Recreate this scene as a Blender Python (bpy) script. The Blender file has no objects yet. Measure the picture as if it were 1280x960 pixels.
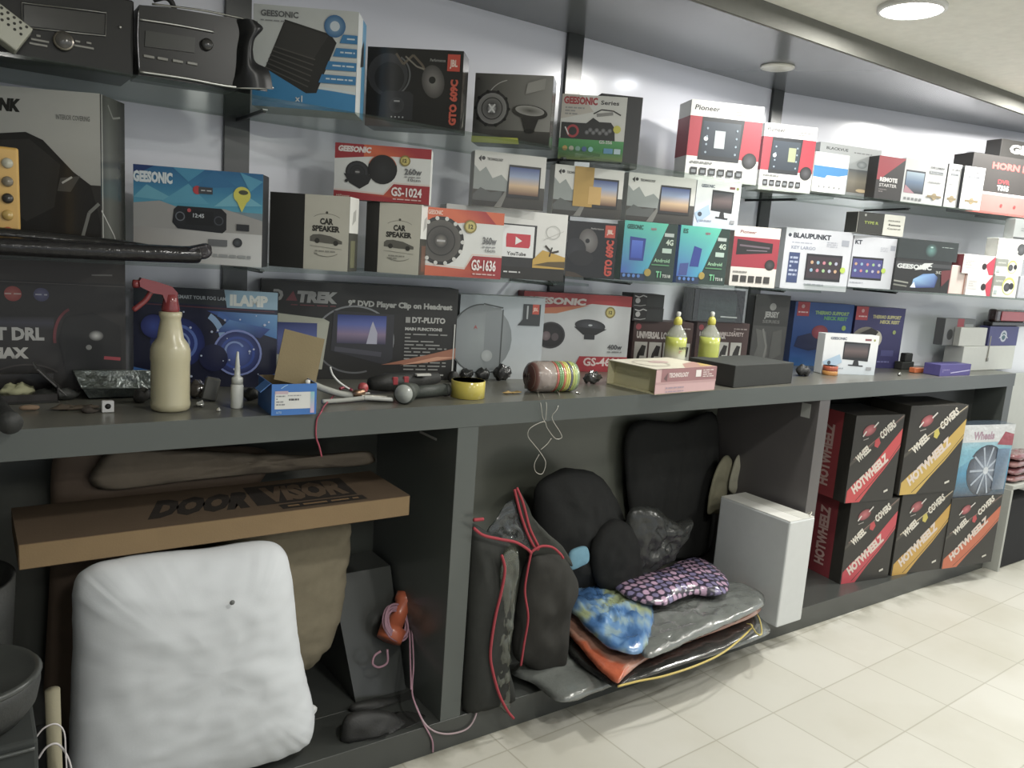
import bpy, bmesh, math, random
from math import sin, cos, pi, radians, sqrt, atan2, hypot, tan
from mathutils import Vector, Matrix, noise
random.seed(7)
C = bpy.context.scene.collection
scene = bpy.context.scene

# ---------------------------------------------------------------- camera
F = 994.74; PITCH, ROLL, YAW = 0.161848, -0.0717412, 0.611954
CAM = Vector((0, 0, 1.4))
CF = Vector((sin(YAW)*cos(PITCH), cos(YAW)*cos(PITCH), -sin(PITCH)))
_r = Vector((cos(YAW), -sin(YAW), 0)); _d = CF.cross(_r)
CR = _r*cos(ROLL) + _d*sin(ROLL); CD = _d*cos(ROLL) - _r*sin(ROLL)
cd = bpy.data.cameras.new('camera'); cam = bpy.data.objects.new('camera', cd); C.objects.link(cam)
cd.sensor_fit = 'HORIZONTAL'; cd.sensor_width = 36; cd.lens = F*36/1280; cd.clip_start = .02
m = Matrix((CR, -CD, -CF)).transposed().to_4x4(); m.translation = CAM; cam.matrix_world = m
scene.camera = cam

def ray(x, y): return (CR*(x-640) + CD*(y-480) + CF*F)/F
def onY(x, y, Y): v = ray(x, y); return CAM + v*((Y-CAM.y)/v.y)
def onZ(x, y, Z): v = ray(x, y); return CAM + v*((Z-CAM.z)/v.z)
def onX(x, y, X): v = ray(x, y); return CAM + v*((X-CAM.x)/v.x)
def along(x, P, u):
    "parameter t so that P+t*u lies in picture column x"
    P = Vector(P); u = Vector(u); w = P-CAM; n = CR*F - CF*(x-640)
    return -(w.dot(n))/(u.dot(n))
def zat(y, P):
    "height so that the vertical line through P reaches picture row y"
    w = Vector(P)-CAM; n = CD*F - CF*(y-480)
    return P[2] - w.dot(n)/n.z

# ---------------------------------------------------------------- world, exposure, lights
scene.view_settings.view_transform = 'Standard'; scene.view_settings.look = 'None'
scene.view_settings.exposure = 0.0; scene.view_settings.gamma = 1; scene.view_settings.use_curve_mapping = False
wd = bpy.data.worlds.new('world'); scene.world = wd; wd.use_nodes = True
wd.node_tree.nodes['Background'].inputs[0].default_value = (.90, .95, 1, 1)
wd.node_tree.nodes['Background'].inputs[1].default_value = 0.95
LAMP_W = 21; DOWN_W = 1.2
YW = 2.30; YS = 1.93; BEND = radians(14); XB = 1.252*YW; YC = 1.756; XC = 4.22
ZS = 2.157; ZC = 2.222; YF = 1.756
LAMPS = [(2.40, 1.46), (3.75, 1.50), (1.05, .35), (2.55, -.15), (4.1, .1), (.2, -1.2), (1.9, -1.6), (5.2, 1.3)]
LOCAL_POWER = {0: .95, 1: 1.2, 2: .95, 3: .9, 4: 1.0, 5: .8, 7: 1.3}
for i, (x, y) in enumerate(LAMPS):
    ld = bpy.data.lights.new('lamp_light', 'AREA'); ld.shape = 'DISK'; ld.size = .17
    ld.energy = LAMP_W*LOCAL_POWER.get(i, 1.0); ld.color = (1, .985, .93)
    lo = bpy.data.objects.new('lamp_light', ld); C.objects.link(lo); lo.location = (x, y, ZC-.022)
for x in (2.36,):   # downlight in the soffit over the shelves
    ld = bpy.data.lights.new('downlight', 'AREA'); ld.shape = 'DISK'; ld.size = .09; ld.energy = DOWN_W; ld.color = (.93, .96, 1)
    lo = bpy.data.objects.new('downlight', ld); C.objects.link(lo); lo.location = (x, 1.92, ZS-.012)

# ---------------------------------------------------------------- materials
def lin(v): v /= 255; return v/12.92 if v <= .04045 else ((v+.055)/1.055)**2.4
def c(*a):
    if len(a) == 1:
        h = a[0]; a = (int(h[0:2], 16), int(h[2:4], 16), int(h[4:6], 16))
    r, g, b = (lin(v) for v in a[:3]); l = .3*r+.6*g+.1*b; k = .84   # lens haze put into every colour: saturation cut, blacks lifted
    return tuple(.012 + .85*(l+(v-l)*k) for v in (r, g, b)) + (1,)
MATS = {}
def mat(name, rough=.5, spec=.5, metal=0, coat=0, nscale=30, namt=.08, bump=0, bscale=200, trans=None, subs=None):
    if name in MATS: return MATS[name]
    M = bpy.data.materials.new(name); M.use_nodes = True; nt = M.node_tree; N = nt.nodes; L = nt.links
    b = N['Principled BSDF']; at = N.new('ShaderNodeAttribute'); at.attribute_name = 'Col'
    tc = N.new('ShaderNodeTexCoord'); ns = N.new('ShaderNodeTexNoise'); ns.inputs['Scale'].default_value = nscale
    L.new(tc.outputs['Object'], ns.inputs['Vector'])
    mr = N.new('ShaderNodeMapRange'); mr.inputs['To Min'].default_value = 1-namt; mr.inputs['To Max'].default_value = 1+namt
    L.new(ns.outputs['Fac'], mr.inputs['Value'])
    mx = N.new('ShaderNodeVectorMath'); mx.operation = 'SCALE'
    L.new(at.outputs['Color'], mx.inputs[0]); L.new(mr.outputs[0], mx.inputs['Scale'])
    L.new(mx.outputs[0], b.inputs['Base Color'])
    b.inputs['Roughness'].default_value = rough; b.inputs['Metallic'].default_value = metal
    b.inputs['Specular IOR Level'].default_value = spec; b.inputs['Coat Weight'].default_value = coat
    b.inputs['Coat Roughness'].default_value = .12
    if bump:
        n2 = N.new('ShaderNodeTexNoise'); n2.inputs['Scale'].default_value = bscale; n2.inputs['Detail'].default_value = 4
        L.new(tc.outputs['Object'], n2.inputs['Vector'])
        bp = N.new('ShaderNodeBump'); bp.inputs['Strength'].default_value = bump; bp.inputs['Distance'].default_value = .004
        L.new(n2.outputs['Fac'], bp.inputs['Height']); L.new(bp.outputs[0], b.inputs['Normal'])
    if trans is not None:
        tb = N.new('ShaderNodeBsdfTransparent'); ms = N.new('ShaderNodeMixShader'); ms.inputs[0].default_value = 1-trans
        tb.inputs[0].default_value = (.93, .96, .94, 1)
        L.new(tb.outputs[0], ms.inputs[1]); L.new(b.outputs[0], ms.inputs[2]); L.new(ms.outputs[0], N['Material Output'].inputs[0])
    MATS[name] = M; return M
mat('card', .45, .5, namt=.04)
mat('matte', .8, .3, namt=.08)
mat('gloss', .22, .5, coat=.3, namt=.03)
mat('plastic', .3, .5, namt=.05)
mat('rubber', .55, .4, namt=.12, bump=.2)
mat('cloth', .9, .2, nscale=60, namt=.10, bump=.10, bscale=160)
mat('sackcloth', .85, .2, nscale=5, namt=.05, bump=.05, bscale=300)
mat('wrap', .14, .6, coat=.8, nscale=25, namt=.15, bump=1.0, bscale=38)
mat('film', .08, .7, coat=1, nscale=25, namt=.1, bump=1.2, bscale=55, trans=.45)
mat('metal', .3, .5, metal=.9, namt=.08)
mat('clear', .08, .6, coat=.5, namt=0, trans=.55)
mat('laminate', .28, .5, nscale=3, namt=.12, coat=.1)
mat('wallpanel', .2, .5, nscale=1.3, namt=.03, coat=.15)
mat('shelfglass', .08, .5, nscale=4, namt=.05, trans=.8)
mat('darkgloss', .32, .28, namt=.04)
mat('blackwrap', .2, .4, namt=.1, bump=.8, bscale=40)
mat('cardboard', .75, .3, nscale=14, namt=.08, bump=.1)
mat('foil', .18, .6, metal=.6, namt=.1, bump=1, bscale=60)

# ---------------------------------------------------------------- mesh builder
class MB:
    def __init__(s): s.v = []; s.f = []; s.c = []; s.sm = []
    def face(s, pts, col, smooth=False):
        i = len(s.v); s.v += [tuple(p) for p in pts]; s.f.append(list(range(i, i+len(pts))))
        s.c.append(col if isinstance(col, list) else [col]*len(pts)); s.sm.append(smooth)
    def idx(s, verts, faces, col, smooth=True):
        "faces index verts; col: one colour, or function(vert index)->colour"
        o = len(s.v); s.v += [tuple(p) for p in verts]
        for f in faces:
            s.f.append([o+k for k in f]); s.c.append([col(k) for k in f] if callable(col) else [col]*len(f)); s.sm.append(smooth)
    def box(s, lo, hi, col, bev=.0, cols=None, M=None, seg=1):
        bm = bmesh.new(); bmesh.ops.create_cube(bm, size=1)
        for v in bm.verts: v.co = Vector([(lo[k]+hi[k])/2 + v.co[k]*(hi[k]-lo[k]) for k in range(3)])
        if bev > 0: bmesh.ops.bevel(bm, geom=bm.edges[:], offset=bev, segments=seg, affect='EDGES', profile=.5)
        bm.normal_update(); T = M if M is not None else Matrix()
        for f in bm.faces:
            n = f.normal; cc = col
            if cols:
                for k, ax in (('F', (0, -1, 0)), ('B', (0, 1, 0)), ('L', (-1, 0, 0)), ('R', (1, 0, 0)), ('T', (0, 0, 1)), ('D', (0, 0, -1))):
                    if k in cols and n.dot(Vector(ax)) > .75: cc = cols[k]
            s.face([T @ v.co for v in f.verts], cc, False)
        bm.free()
    def tube(s, pts, r, col, n=8, closed=False, caps=True):
        pts = [Vector(p) for p in pts]; k = len(pts); rs = r if isinstance(r, list) else [r]*k
        up = Vector((0, 0, 1)); V = []; prev = None
        for i in range(k):
            a = pts[(i-1) % k] if closed else pts[max(i-1, 0)]; b = pts[(i+1) % k] if closed else pts[min(i+1, k-1)]
            t = (b-a); t = t.normalized() if t.length > 1e-9 else Vector((0, 0, 1))
            if prev is None:
                x = t.cross(up); x = x.normalized() if x.length > .05 else t.cross(Vector((1, 0, 0))).normalized()
            else:
                x = prev - t*prev.dot(t); x.normalize()
            prev = x; y = t.cross(x)
            for j in range(n): V.append(pts[i] + (x*cos(2*pi*j/n) + y*sin(2*pi*j/n))*rs[i])
        Fc = []
        for i in range(k if closed else k-1):
            for j in range(n):
                a = i*n+j; b = i*n+(j+1) % n; q = (i+1) % k; Fc.append([a, b, q*n+(j+1) % n, q*n+j])
        if caps and not closed: Fc.append(list(range(n))[::-1]); Fc.append([(k-1)*n+j for j in range(n)])
        s.idx(V, Fc, col)
    def lathe(s, prof, col, n=24, M=None, ccol=None):
        "prof: list of (r,z) ; ccol: list of colours per profile point"
        M = M or Matrix(); V = []
        for (r, z) in prof:
            for j in range(n): V.append(M @ Vector((r*cos(2*pi*j/n), r*sin(2*pi*j/n), z)))
        Fc = []; k = len(prof)
        for i in range(k-1):
            for j in range(n): Fc.append([i*n+j, i*n+(j+1) % n, (i+1)*n+(j+1) % n, (i+1)*n+j])
        if prof[0][0] > 1e-6: Fc.append(list(range(n))[::-1])
        if prof[-1][0] > 1e-6: Fc.append([(k-1)*n+j for j in range(n)])
        s.idx(V, Fc, (lambda q: ccol[min(q//n, len(ccol)-1)]) if ccol else col)
    def prism(s, poly, y0, y1, col, M=None, cols=None):
        "polygon in XZ extruded from y0 to y1"
        M = M or Matrix(); n = len(poly)
        A = [M @ Vector((p[0], y0, p[1])) for p in poly]; B = [M @ Vector((p[0], y1, p[1])) for p in poly]
        s.face(A, col); s.face(B[::-1], col)
        for i in range(n): j = (i+1) % n; s.face([A[i], B[i], B[j], A[j]], (cols or col))
    def build(s, name, mt='card', parent=None, loc=None, rot=0, fix=True, weld=False):
        me = bpy.data.meshes.new(name); me.from_pydata(s.v, [], s.f)
        at = me.attributes.new('Col', 'FLOAT_COLOR', 'CORNER'); flat = [x for fc in s.c for col in fc for x in col]
        at.data.foreach_set('color', flat); me.polygons.foreach_set('use_smooth', s.sm)
        me.materials.append(MATS[mt]); me.update()
        o = bpy.data.objects.new(name, me); C.objects.link(o)
        if loc is not None: o.location = loc
        if rot: o.rotation_euler = (0, 0, rot)
        if parent: o.parent = parent
        return o
def tag(o, label, cat, group=None, kind=None):
    if label: o['label'] = label
    if cat: o['category'] = cat
    if group: o['group'] = group
    if kind: o['kind'] = kind
    return o
def thing(name, label, cat, loc=(0, 0, 0), rot=0, group=None):
    o = bpy.data.objects.new(name, None); C.objects.link(o); o.location = loc; o.rotation_euler = (0, 0, rot); o.empty_display_size = .05
    return tag(o, label, cat, group)

# ---------------------------------------------------------------- text
TX = {}
def text_geo(t, b=.02):
    k = (t, b)
    if k in TX: return TX[k]
    cu = bpy.data.curves.new('t', 'FONT'); cu.body = t; cu.resolution_u = 2; cu.offset = b; cu.fill_mode = 'BOTH' if False else 'FRONT'
    o = bpy.data.objects.new('t', cu); C.objects.link(o); bpy.context.view_layer.update()
    dg = bpy.context.evaluated_depsgraph_get(); me = bpy.data.meshes.new_from_object(o.evaluated_get(dg))
    vs = [(v.co.x, v.co.y) for v in me.vertices]; fs = [list(p.vertices) for p in me.polygons]
    bpy.data.objects.remove(o); bpy.data.meshes.remove(me); bpy.data.curves.remove(cu)
    if not vs: vs = [(0, 0)]
    x0 = min(v[0] for v in vs); x1 = max(v[0] for v in vs)
    vs = [((v[0]-x0)/.69, v[1]/.69) for v in vs]; TX[k] = (vs, fs, (x1-x0)/.69); return TX[k]

# ---------------------------------------------------------------- printed art, in fractions of a face
class Face:
    "printing on one flat face: origin at its lower left corner, e1 right, e2 up, n outward"
    def __init__(s, mb, O, e1, e2, W, H):
        s.mb = mb; s.O = Vector(O); s.e1 = Vector(e1); s.e2 = Vector(e2); s.n = s.e1.cross(s.e2); s.W = W; s.H = H; s.k = 1
    def P3(s, x, y): return s.O + s.e1*x + s.e2*y + s.n*(.00018*s.k)
    def poly(s, pts, col):
        s.k += 1; s.mb.face([s.P3(p[0]*s.W, p[1]*s.H) for p in pts], col)
    def rect(s, u0, v0, u1, v1, col):
        "col: one, or four corner colours bl br tr tl"
        s.poly([(u0, v0), (u1, v0), (u1, v1), (u0, v1)], col)
    def grad(s, u0, v0, u1, v1, cols, horiz=False):
        s.k += 1; n = len(cols)-1; k = s.k
        for i in range(n):
            s.k = k-1; a = i/n; b = (i+1)/n
            if horiz: s.poly([(u0+(u1-u0)*a, v0), (u0+(u1-u0)*b, v0), (u0+(u1-u0)*b, v1), (u0+(u1-u0)*a, v1)], [cols[i], cols[i+1], cols[i+1], cols[i]])
            else: s.poly([(u0, v0+(v1-v0)*a), (u1, v0+(v1-v0)*a), (u1, v0+(v1-v0)*b), (u0, v0+(v1-v0)*b)], [cols[i], cols[i], cols[i+1], cols[i+1]])
    def ell(s, u, v, r, col, ry=None, rot=0, c2=None, n=22):
        "r, ry as fractions of the face height"
        s.k += 1; ry = r if ry is None else ry; a = radians(rot); X = u*s.W; Y = v*s.H; pts = []
        for i in range(n):
            p = cos(2*pi*i/n)*r*s.H; q = sin(2*pi*i/n)*ry*s.H; pts.append(s.P3(X+p*cos(a)-q*sin(a), Y+p*sin(a)+q*cos(a)))
        if c2 is None: s.mb.face(pts, col)
        else:
            ce = s.P3(X, Y)
            for i in range(n): s.mb.face([ce, pts[i], pts[(i+1) % n]], [c2, col, col])
    def ring(s, u, v, r, w, col, ry=None, rot=0, a0=0, a1=360, n=28):
        s.k += 1; ry = r if ry is None else ry; a = radians(rot); X = u*s.W; Y = v*s.H
        def pt(t, k):
            p = cos(t)*(r-k*w)*s.H; q = sin(t)*(ry-k*w)*s.H; return s.P3(X+p*cos(a)-q*sin(a), Y+p*sin(a)+q*cos(a))
        for i in range(n):
            t0 = radians(a0+(a1-a0)*i/n); t1 = radians(a0+(a1-a0)*(i+1)/n)
            s.mb.face([pt(t0, 0), pt(t1, 0), pt(t1, 1), pt(t0, 1)], col)
    def line(s, pts, w, col):
        s.k += 1; k = s.k
        for (a, b) in zip(pts[:-1], pts[1:]):
            A = Vector((a[0]*s.W, a[1]*s.H)); B = Vector((b[0]*s.W, b[1]*s.H)); d = (B-A).normalized(); q = Vector((-d.y, d.x))*w*s.H/2
            s.mb.face([s.P3(*(A-q)), s.P3(*(B-q)), s.P3(*(B+q)), s.P3(*(A+q))], col)
    def text(s, t, u, v, h, col, w=None, b=.02, sh=0, rot=0):
        "lower left corner at u,v; h cap height; w width fraction of the face"
        s.k += 1; vs, fs, tw = text_geo(t, b); hh = h*s.H; sx = hh if w is None else w*s.W/tw
        a = radians(rot)
        V = []
        for (x, y) in vs:
            p = x*sx + y*hh*sh; q = y*hh; V.append(s.P3(u*s.W + p*cos(a)-q*sin(a), v*s.H + p*sin(a)+q*cos(a)))
        s.mb.idx(V, fs, col, False)
    def scribble(s, u0, v0, u1, v1, rows, col, h=.5, seed=1):
        "lines of print too small to read: rows of short bars"
        rr = random.Random(seed); k = s.k
        for i in range(rows):
            y = v1-(v1-v0)*(i+.75)/rows; x = u0; hh = (v1-v0)/rows*h
            while x < u1-.005:
                w = rr.uniform(.02, .07)*1.2; e = min(x+w, u1); s.k = k; s.rect(x, y, e, y+hh, col); x = e+.012
                if rr.random() < .06: break
        s.k = k+1
    def speaker(s, u, v, r, ry=None, rot=0, body=c('2c2c2e'), cone=c('4a4a4c'), rim=c('1a1a1b'), cap=c('6b6b6c')):
        ry = ry or r; q = ry/r
        s.ell(u, v, r, rim, ry, rot); s.ring(u, v, r*.94, r*.06, body, ry*.94, rot)
        s.ell(u, v, r*.86, cone, ry*.86, rot, c2=c('1c1c1d')); s.ring(u, v, r*.62, r*.05, rim, ry*.62, rot)
        s.ell(u, v, r*.30, c('202021'), ry*.30, rot, c2=cap); s.line([(u-.18*r*s.H/s.W, v), (u+.18*r*s.H/s.W, v)], r*.08, c('b0b0b0'))

# colours of the prints
BLK = c('1b1a19'); DK = c('262524'); WHT = c('e2e4e0'); RED = c('c02530'); YEL = c('ddc030'); GRY = c('8a8d8c'); LGR = c('b9bcbb')
TOPZ = {}
def rplane(off=0):
    "front line of the right-hand shelves, off metres behind the glass edge"
    P = Vector((1.463*YS, YS, 0)); u = Vector((cos(BEND), -sin(BEND), 0)); n = Vector((sin(BEND), cos(BEND), 0))
    return P + n*off, u, -BEND
def carton(name, label, cat, xl, xr, yt, z, dep, Y=None, yb=None, R=None, yaw=0, col=WHT, cols=None, art=None, mt='card',
           group=None, h=None, bev=.0015, parts=None, top=None, side=None, key=None):
    """a printed box. xl,xr: picture columns of the front face at mid height; yt: picture row of its top at the nearer
    front corner. Y: depth of the nearer front corner, or R: offset behind the right shelf line, or yb: picture row of its foot on height z"""
    a = radians(yaw); ref = xr if yaw < 0 else xl; oth = xl if yaw < 0 else xr; sgn = -1 if yaw < 0 else 1
    hh = .2
    for it in range(4):
        zm = z + hh/2
        if yb is not None:
            P = onZ(ref, yb, z); P.z = zm
        elif R is not None:
            p, u, ang = rplane(R); p.z = zm; P = p + u*along(ref, p, u); aa = a
        else:
            p = Vector((0, Y, zm)); P = p + Vector((1, 0, 0))*along(ref, p, (1, 0, 0))
        if h is not None: hh = h; break
        hh = zat(yt, (P.x, P.y, z+hh)) - z
    ang = a + (-BEND if R is not None else 0)
    zm = z+hh/2; u = Vector((cos(ang), sin(ang), 0)); P.z = zm
    w = abs(along(oth, P, u)); 
    if sgn < 0: P = P - u*w
    P.z = z
    mb = MB(); mb.box((0, 0, 0), (w, dep, hh), col, bev, cols)
    e = bev
    F_ = Face(mb, (0, 0, 0), (1, 0, 0), (0, 0, 1), w, hh)
    if art: art(F_)
    if side: side(Face(mb, (w, 0, 0), (0, 1, 0), (0, 0, 1), dep, hh), Face(mb, (0, dep, 0), (0, -1, 0), (0, 0, 1), dep, hh))
    if top: top(Face(mb, (0, 0, hh), (1, 0, 0), (0, 1, 0), w, dep))
    o = mb.build(name, mt, loc=P, rot=ang); tag(o, label, cat, group)
    if key: TOPZ[key] = (z+hh, P.copy(), w, hh, ang)
    o['w'] = 0; del o['w']
    return o, w, hh

# ================================================================ the room
def struct(mb, name, mt='matte', kind='structure', parent=None):
    o = mb.build(name, mt, parent=parent)
    if kind and not parent: o['kind'] = kind
    return o
# floor with procedural tiles
mb = MB(); mb.box((-3, -4.5, -.05), (9, 3.2, 0), c('d8d7cc')); fl = struct(mb, 'floor')
M = bpy.data.materials.new('floor_tiles'); M.use_nodes = True; nt = M.node_tree; N = nt.nodes; L = nt.links; b = N['Principled BSDF']
tc = N.new('ShaderNodeTexCoord'); mp = N.new('ShaderNodeMapping'); mp.vector_type = 'TEXTURE'
O_ = onZ(1029, 861, 0); mp.inputs['Location'].default_value = (O_.x, O_.y, 0); mp.inputs['Rotation'].default_value = (0, 0, .043)
mp.inputs['Scale'].default_value = (.2863, .2863, 1); L.new(tc.outputs['Object'], mp.inputs['Vector'])
sp = N.new('ShaderNodeSeparateXYZ'); L.new(mp.outputs[0], sp.inputs[0])
def mth(op, a, bv=None, cl=False):
    n = N.new('ShaderNodeMath'); n.operation = op; n.use_clamp = cl
    if hasattr(a, 'is_linked') or hasattr(a, 'links'): L.new(a, n.inputs[0])
    else: n.inputs[0].default_value = a
    if bv is not None:
        if hasattr(bv, 'links'): L.new(bv, n.inputs[1])
        else: n.inputs[1].default_value = bv
    return n.outputs[0]
def edge(o): return mth('ABSOLUTE', mth('SUBTRACT', mth('FRACT', mth('ADD', o, .5)), .5))
g = mth('MINIMUM', edge(sp.outputs[0]), edge(sp.outputs[1]))
gm = mth('SUBTRACT', 1.0, mth('MULTIPLY', g, 75.0, True), True)
fx = mth('FLOOR', mth('ADD', sp.outputs[0], .0)); fy = mth('FLOOR', mth('ADD', sp.outputs[1], .0))
cb = N.new('ShaderNodeCombineXYZ'); L.new(fx, cb.inputs[0]); L.new(fy, cb.inputs[1]); wn = N.new('ShaderNodeTexWhiteNoise'); L.new(cb.outputs[0], wn.inputs['Vector'])
ns = N.new('ShaderNodeTexNoise'); ns.inputs['Scale'].default_value = 2.6; ns.inputs['Detail'].default_value = 6; L.new(tc.outputs['Object'], ns.inputs['Vector'])
r1 = N.new('ShaderNodeMixRGB'); r1.inputs[1].default_value = c('bdbbaf'); r1.inputs[2].default_value = c('c5c3b9'); L.new(wn.outputs[0], r1.inputs[0])
r2 = N.new('ShaderNodeMixRGB'); r2.blend_type = 'MULTIPLY'; r2.inputs[2].default_value = (.82, .80, .74, 1); L.new(mth('MULTIPLY', mth('SUBTRACT', ns.outputs['Fac'], .45), 2.0, True), r2.inputs[0]); L.new(r1.outputs[0], r2.inputs[1])
r3 = N.new('ShaderNodeMixRGB'); r3.inputs[2].default_value = c('8f8b78'); L.new(mth('MULTIPLY', gm, .75), r3.inputs[0]); L.new(r2.outputs[0], r3.inputs[1])
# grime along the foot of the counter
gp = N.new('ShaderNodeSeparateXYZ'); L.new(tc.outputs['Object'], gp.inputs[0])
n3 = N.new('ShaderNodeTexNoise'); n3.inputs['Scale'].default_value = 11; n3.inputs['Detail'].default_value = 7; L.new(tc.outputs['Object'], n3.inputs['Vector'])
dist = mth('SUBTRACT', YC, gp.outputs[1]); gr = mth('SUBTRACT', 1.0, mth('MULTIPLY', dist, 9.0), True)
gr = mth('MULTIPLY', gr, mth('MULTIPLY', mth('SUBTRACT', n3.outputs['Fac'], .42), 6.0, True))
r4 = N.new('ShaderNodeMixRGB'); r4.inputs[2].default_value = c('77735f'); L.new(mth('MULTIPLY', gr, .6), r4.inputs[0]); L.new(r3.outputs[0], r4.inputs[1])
L.new(r4.outputs[0], b.inputs['Base Color']); b.inputs['Roughness'].default_value = .42
fl.data.materials[0] = M

WALLC = c('f4f5ff'); GREYL = c('4c524f')
mb = MB(); mb.box((-2.5, YW, 0), (XB, YW+.1, 2.6), WALLC); struct(mb, 'wall_back', 'wallpanel')
ub = Vector((cos(BEND), -sin(BEND), 0)); nb = Vector((sin(BEND), cos(BEND), 0)); WB = Vector((XB, YW, 0))
mb = MB(); T = Matrix.Translation(WB) @ Matrix.Rotation(-BEND, 4, 'Z'); mb.box((0, 0, 0), (4.2, .1, 2.6), WALLC, M=T); struct(mb, 'wall_right', 'wallpanel')
mb = MB(); mb.box((-2.6, -4.5, 0), (-2.5, 2.4, 2.6), c('77797a')); struct(mb, 'wall_left', 'matte')
# glossy grey soffit above the shelves, its fascia and the main ceiling
mb = MB(); poly = [(-2.5, YF), (7.2, YF), (7.2, 1.0), (7.2, 2.6), (-2.5, 2.6)]
mb.box((-2.5, YF, ZS), (7.2, 2.6, ZC+.02), c('6e7274')); struct(mb, 'trim_1', 'wallpanel')
mb = MB(); mb.box((-2.5, YF-.012, ZS-.002), (7.2, YF, ZC), c('76766f')); struct(mb, 'trim_2', 'matte')
mb = MB(); mb.box((-2.5, -4.5, ZC), (7.2, YF, ZC+.05), c('fffef4')); struct(mb, 'ceiling', 'matte')
# posts between the shelf bays
for x in (295, 706, 958):
    P = Vector((0, YW, 1.75)); X = along(x, P, (1, 0, 0)); 
    mb = MB(); mb.box((-.034, -.014, 1.0), (.034, 0, ZS), c('2e3230'), .001); o = mb.build('shelf_post', 'laminate', loc=(X if x < 900 else XB-.01, YW-.001, 0))
    tag(o, {295: 'dark grey wall post at the left, beside the amplifier box', 706: 'dark grey wall post behind the white and green box on the top shelf', 958: 'dark grey wall post where the white wall bends'}[x], 'post')
# ceiling lamps
lampM = bpy.data.materials.new('lamp_glow'); lampM.use_nodes = True; lb = lampM.node_tree.nodes['Principled BSDF']
lb.inputs['Emission Color'].default_value = (1, .98, .92, 1); lb.inputs['Emission Strength'].default_value = 9; MATS['lamp_glow'] = lampM
lampL = ['round bright ceiling lamp at the top right, above the red and white cartons', 'round ceiling lamp at the right edge of the picture']
for i, (x, y) in enumerate(LAMPS[:2]):
    t = thing('ceiling_lamp', lampL[i], 'lamp', (x, y, ZC))
    mb = MB(); mb.lathe([(.098, 0), (.098, -.012), (.088, -.016), (.088, -.006)], c('e8e8e4'), 32); mb.build('lamp_rim', 'plastic', t)
    mb = MB(); mb.lathe([(.087, -.013), (.0, -.0135)], WHT, 32); mb.build('diffuser', 'lamp_glow', t)
P = onZ(972, 83, ZS)
t = thing('soffit_downlight', 'small flat round downlight set in the grey soffit', 'lamp', P)
mb = MB(); mb.lathe([(.062, .0), (.062, -.006), (.052, -.009)], c('d8d6c8'), 28); mb.build('lamp_rim', 'plastic', t)
mb = MB(); mb.lathe([(.052, -.0085), (.0, -.009)], c('e6e4d4'), 28); mb.build('diffuser', 'plastic', t)

# glass shelves
ZT = {'L': 1.718, 'M': 1.706, 'R': 1.722}; ZB = {'L': 1.324, 'M': 1.341, 'R': 1.364}
GC = c('6f7d76'); XJ = 1.62
def shelf(name, poly, z, label, brs):
    n = len(poly); t = thing(name, label, 'shelf', (poly[0][0], poly[0][1], z), 0, 'glass wall shelves')
    mb = MB(); q = [(p[0]-poly[0][0], p[1]-poly[0][1]) for p in poly]
    A = [(x, y, 0) for x, y in q]; B = [(x, y, -.008) for x, y in q]
    mb.face(A, GC); mb.face(B[::-1], GC)
    for i in range(n): j = (i+1) % n; mb.face([B[i], B[j], A[j], A[i]], c('22362c'))
    mb.build('glass_pane', 'shelfglass', t)
    for (bx, by, ang) in brs:
        bb = MB(); R_ = Matrix.Translation((bx-poly[0][0], by-poly[0][1], 0)) @ Matrix.Rotation(ang, 4, 'Z')
        bb.box((-.004, -.25, -.018), (.004, 0, -.0085), c('2a2c2b'), .001, M=R_); bb.box((-.007, -.254, -.014), (.007, -.240, -.0085), c('6a6c6b'), .001, M=R_); bb.build('bracket', 'metal', t)
P0, U0, _ = rplane(0); XS = P0.x; RL = 3.0
RR = [(P0.x, P0.y), (P0.x+U0.x*RL, P0.y+U0.y*RL), (WB.x+ub.x*RL, WB.y+ub.y*RL-.001), (WB.x, WB.y-.001)]
px1 = along(295, (0, YW, 1.7), (1, 0, 0)); px2 = along(706, (0, YW, 1.7), (1, 0, 0))
for k, zz in (('top', ZT), ('lower', ZB)):
    shelf('glass_shelf', [(-1.8, YS), (XJ, YS), (XJ, YW-.001), (-1.8, YW-.001)], zz['L'], k+' glass shelf, left pane', [(px1, YW, 0), (px2-.2, YW, 0)])
    shelf('glass_shelf', [(XJ, YS), (XS, YS), (WB.x, YW-.001), (XJ, YW-.001)], zz['M'], k+' glass shelf, middle pane', [(px2+.13, YW, 0), (XB-.13, YW, 0)])
    r1_ = WB + ub*.55; r2_ = WB + ub*1.7
    shelf('glass_shelf', RR, zz['R'], k+' glass shelf, pane past the bend of the wall', [(r1_.x, r1_.y, -BEND), (r2_.x, r2_.y, -BEND)])

# counter: worktop and the open cabinet below
t = MB(); 
pts = [(-1.8, YC), (XC, YC), (XC, WB.y-(XC-WB.x)*tan(BEND)-.002), (WB.x, YW-.002), (-1.8, YW-.002)]
A = [(x, y, 1.0) for x, y in pts]; B = [(x, y, .938) for x, y in pts]
t.face(A, c('605f55')); t.face(B[::-1], GREYL)
for i in range(len(A)): j = (i+1) % len(A); t.face([B[i], B[j], A[j], A[i]], c('4c524f'))
tag(t.build('worktop', 'laminate'), 'long dark grey worktop cluttered with cartons and tools', 'worktop')
cab = thing('cabinet', 'dark grey open cabinet under the worktop, with upright dividers', 'cabinet', (0, YC, 0))
def part(name, lo, hi, col, mt='laminate', par=cab):
    mb = MB(); mb.box((lo[0], lo[1]-YC, lo[2]), (hi[0], hi[1]-YC, hi[2]), col, .0008); return mb.build(name, mt, par)
part('bottom_board', (-1.8, YC+.0, .0), (XC, 1.93, .09), c('3a3d3a'))
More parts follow.
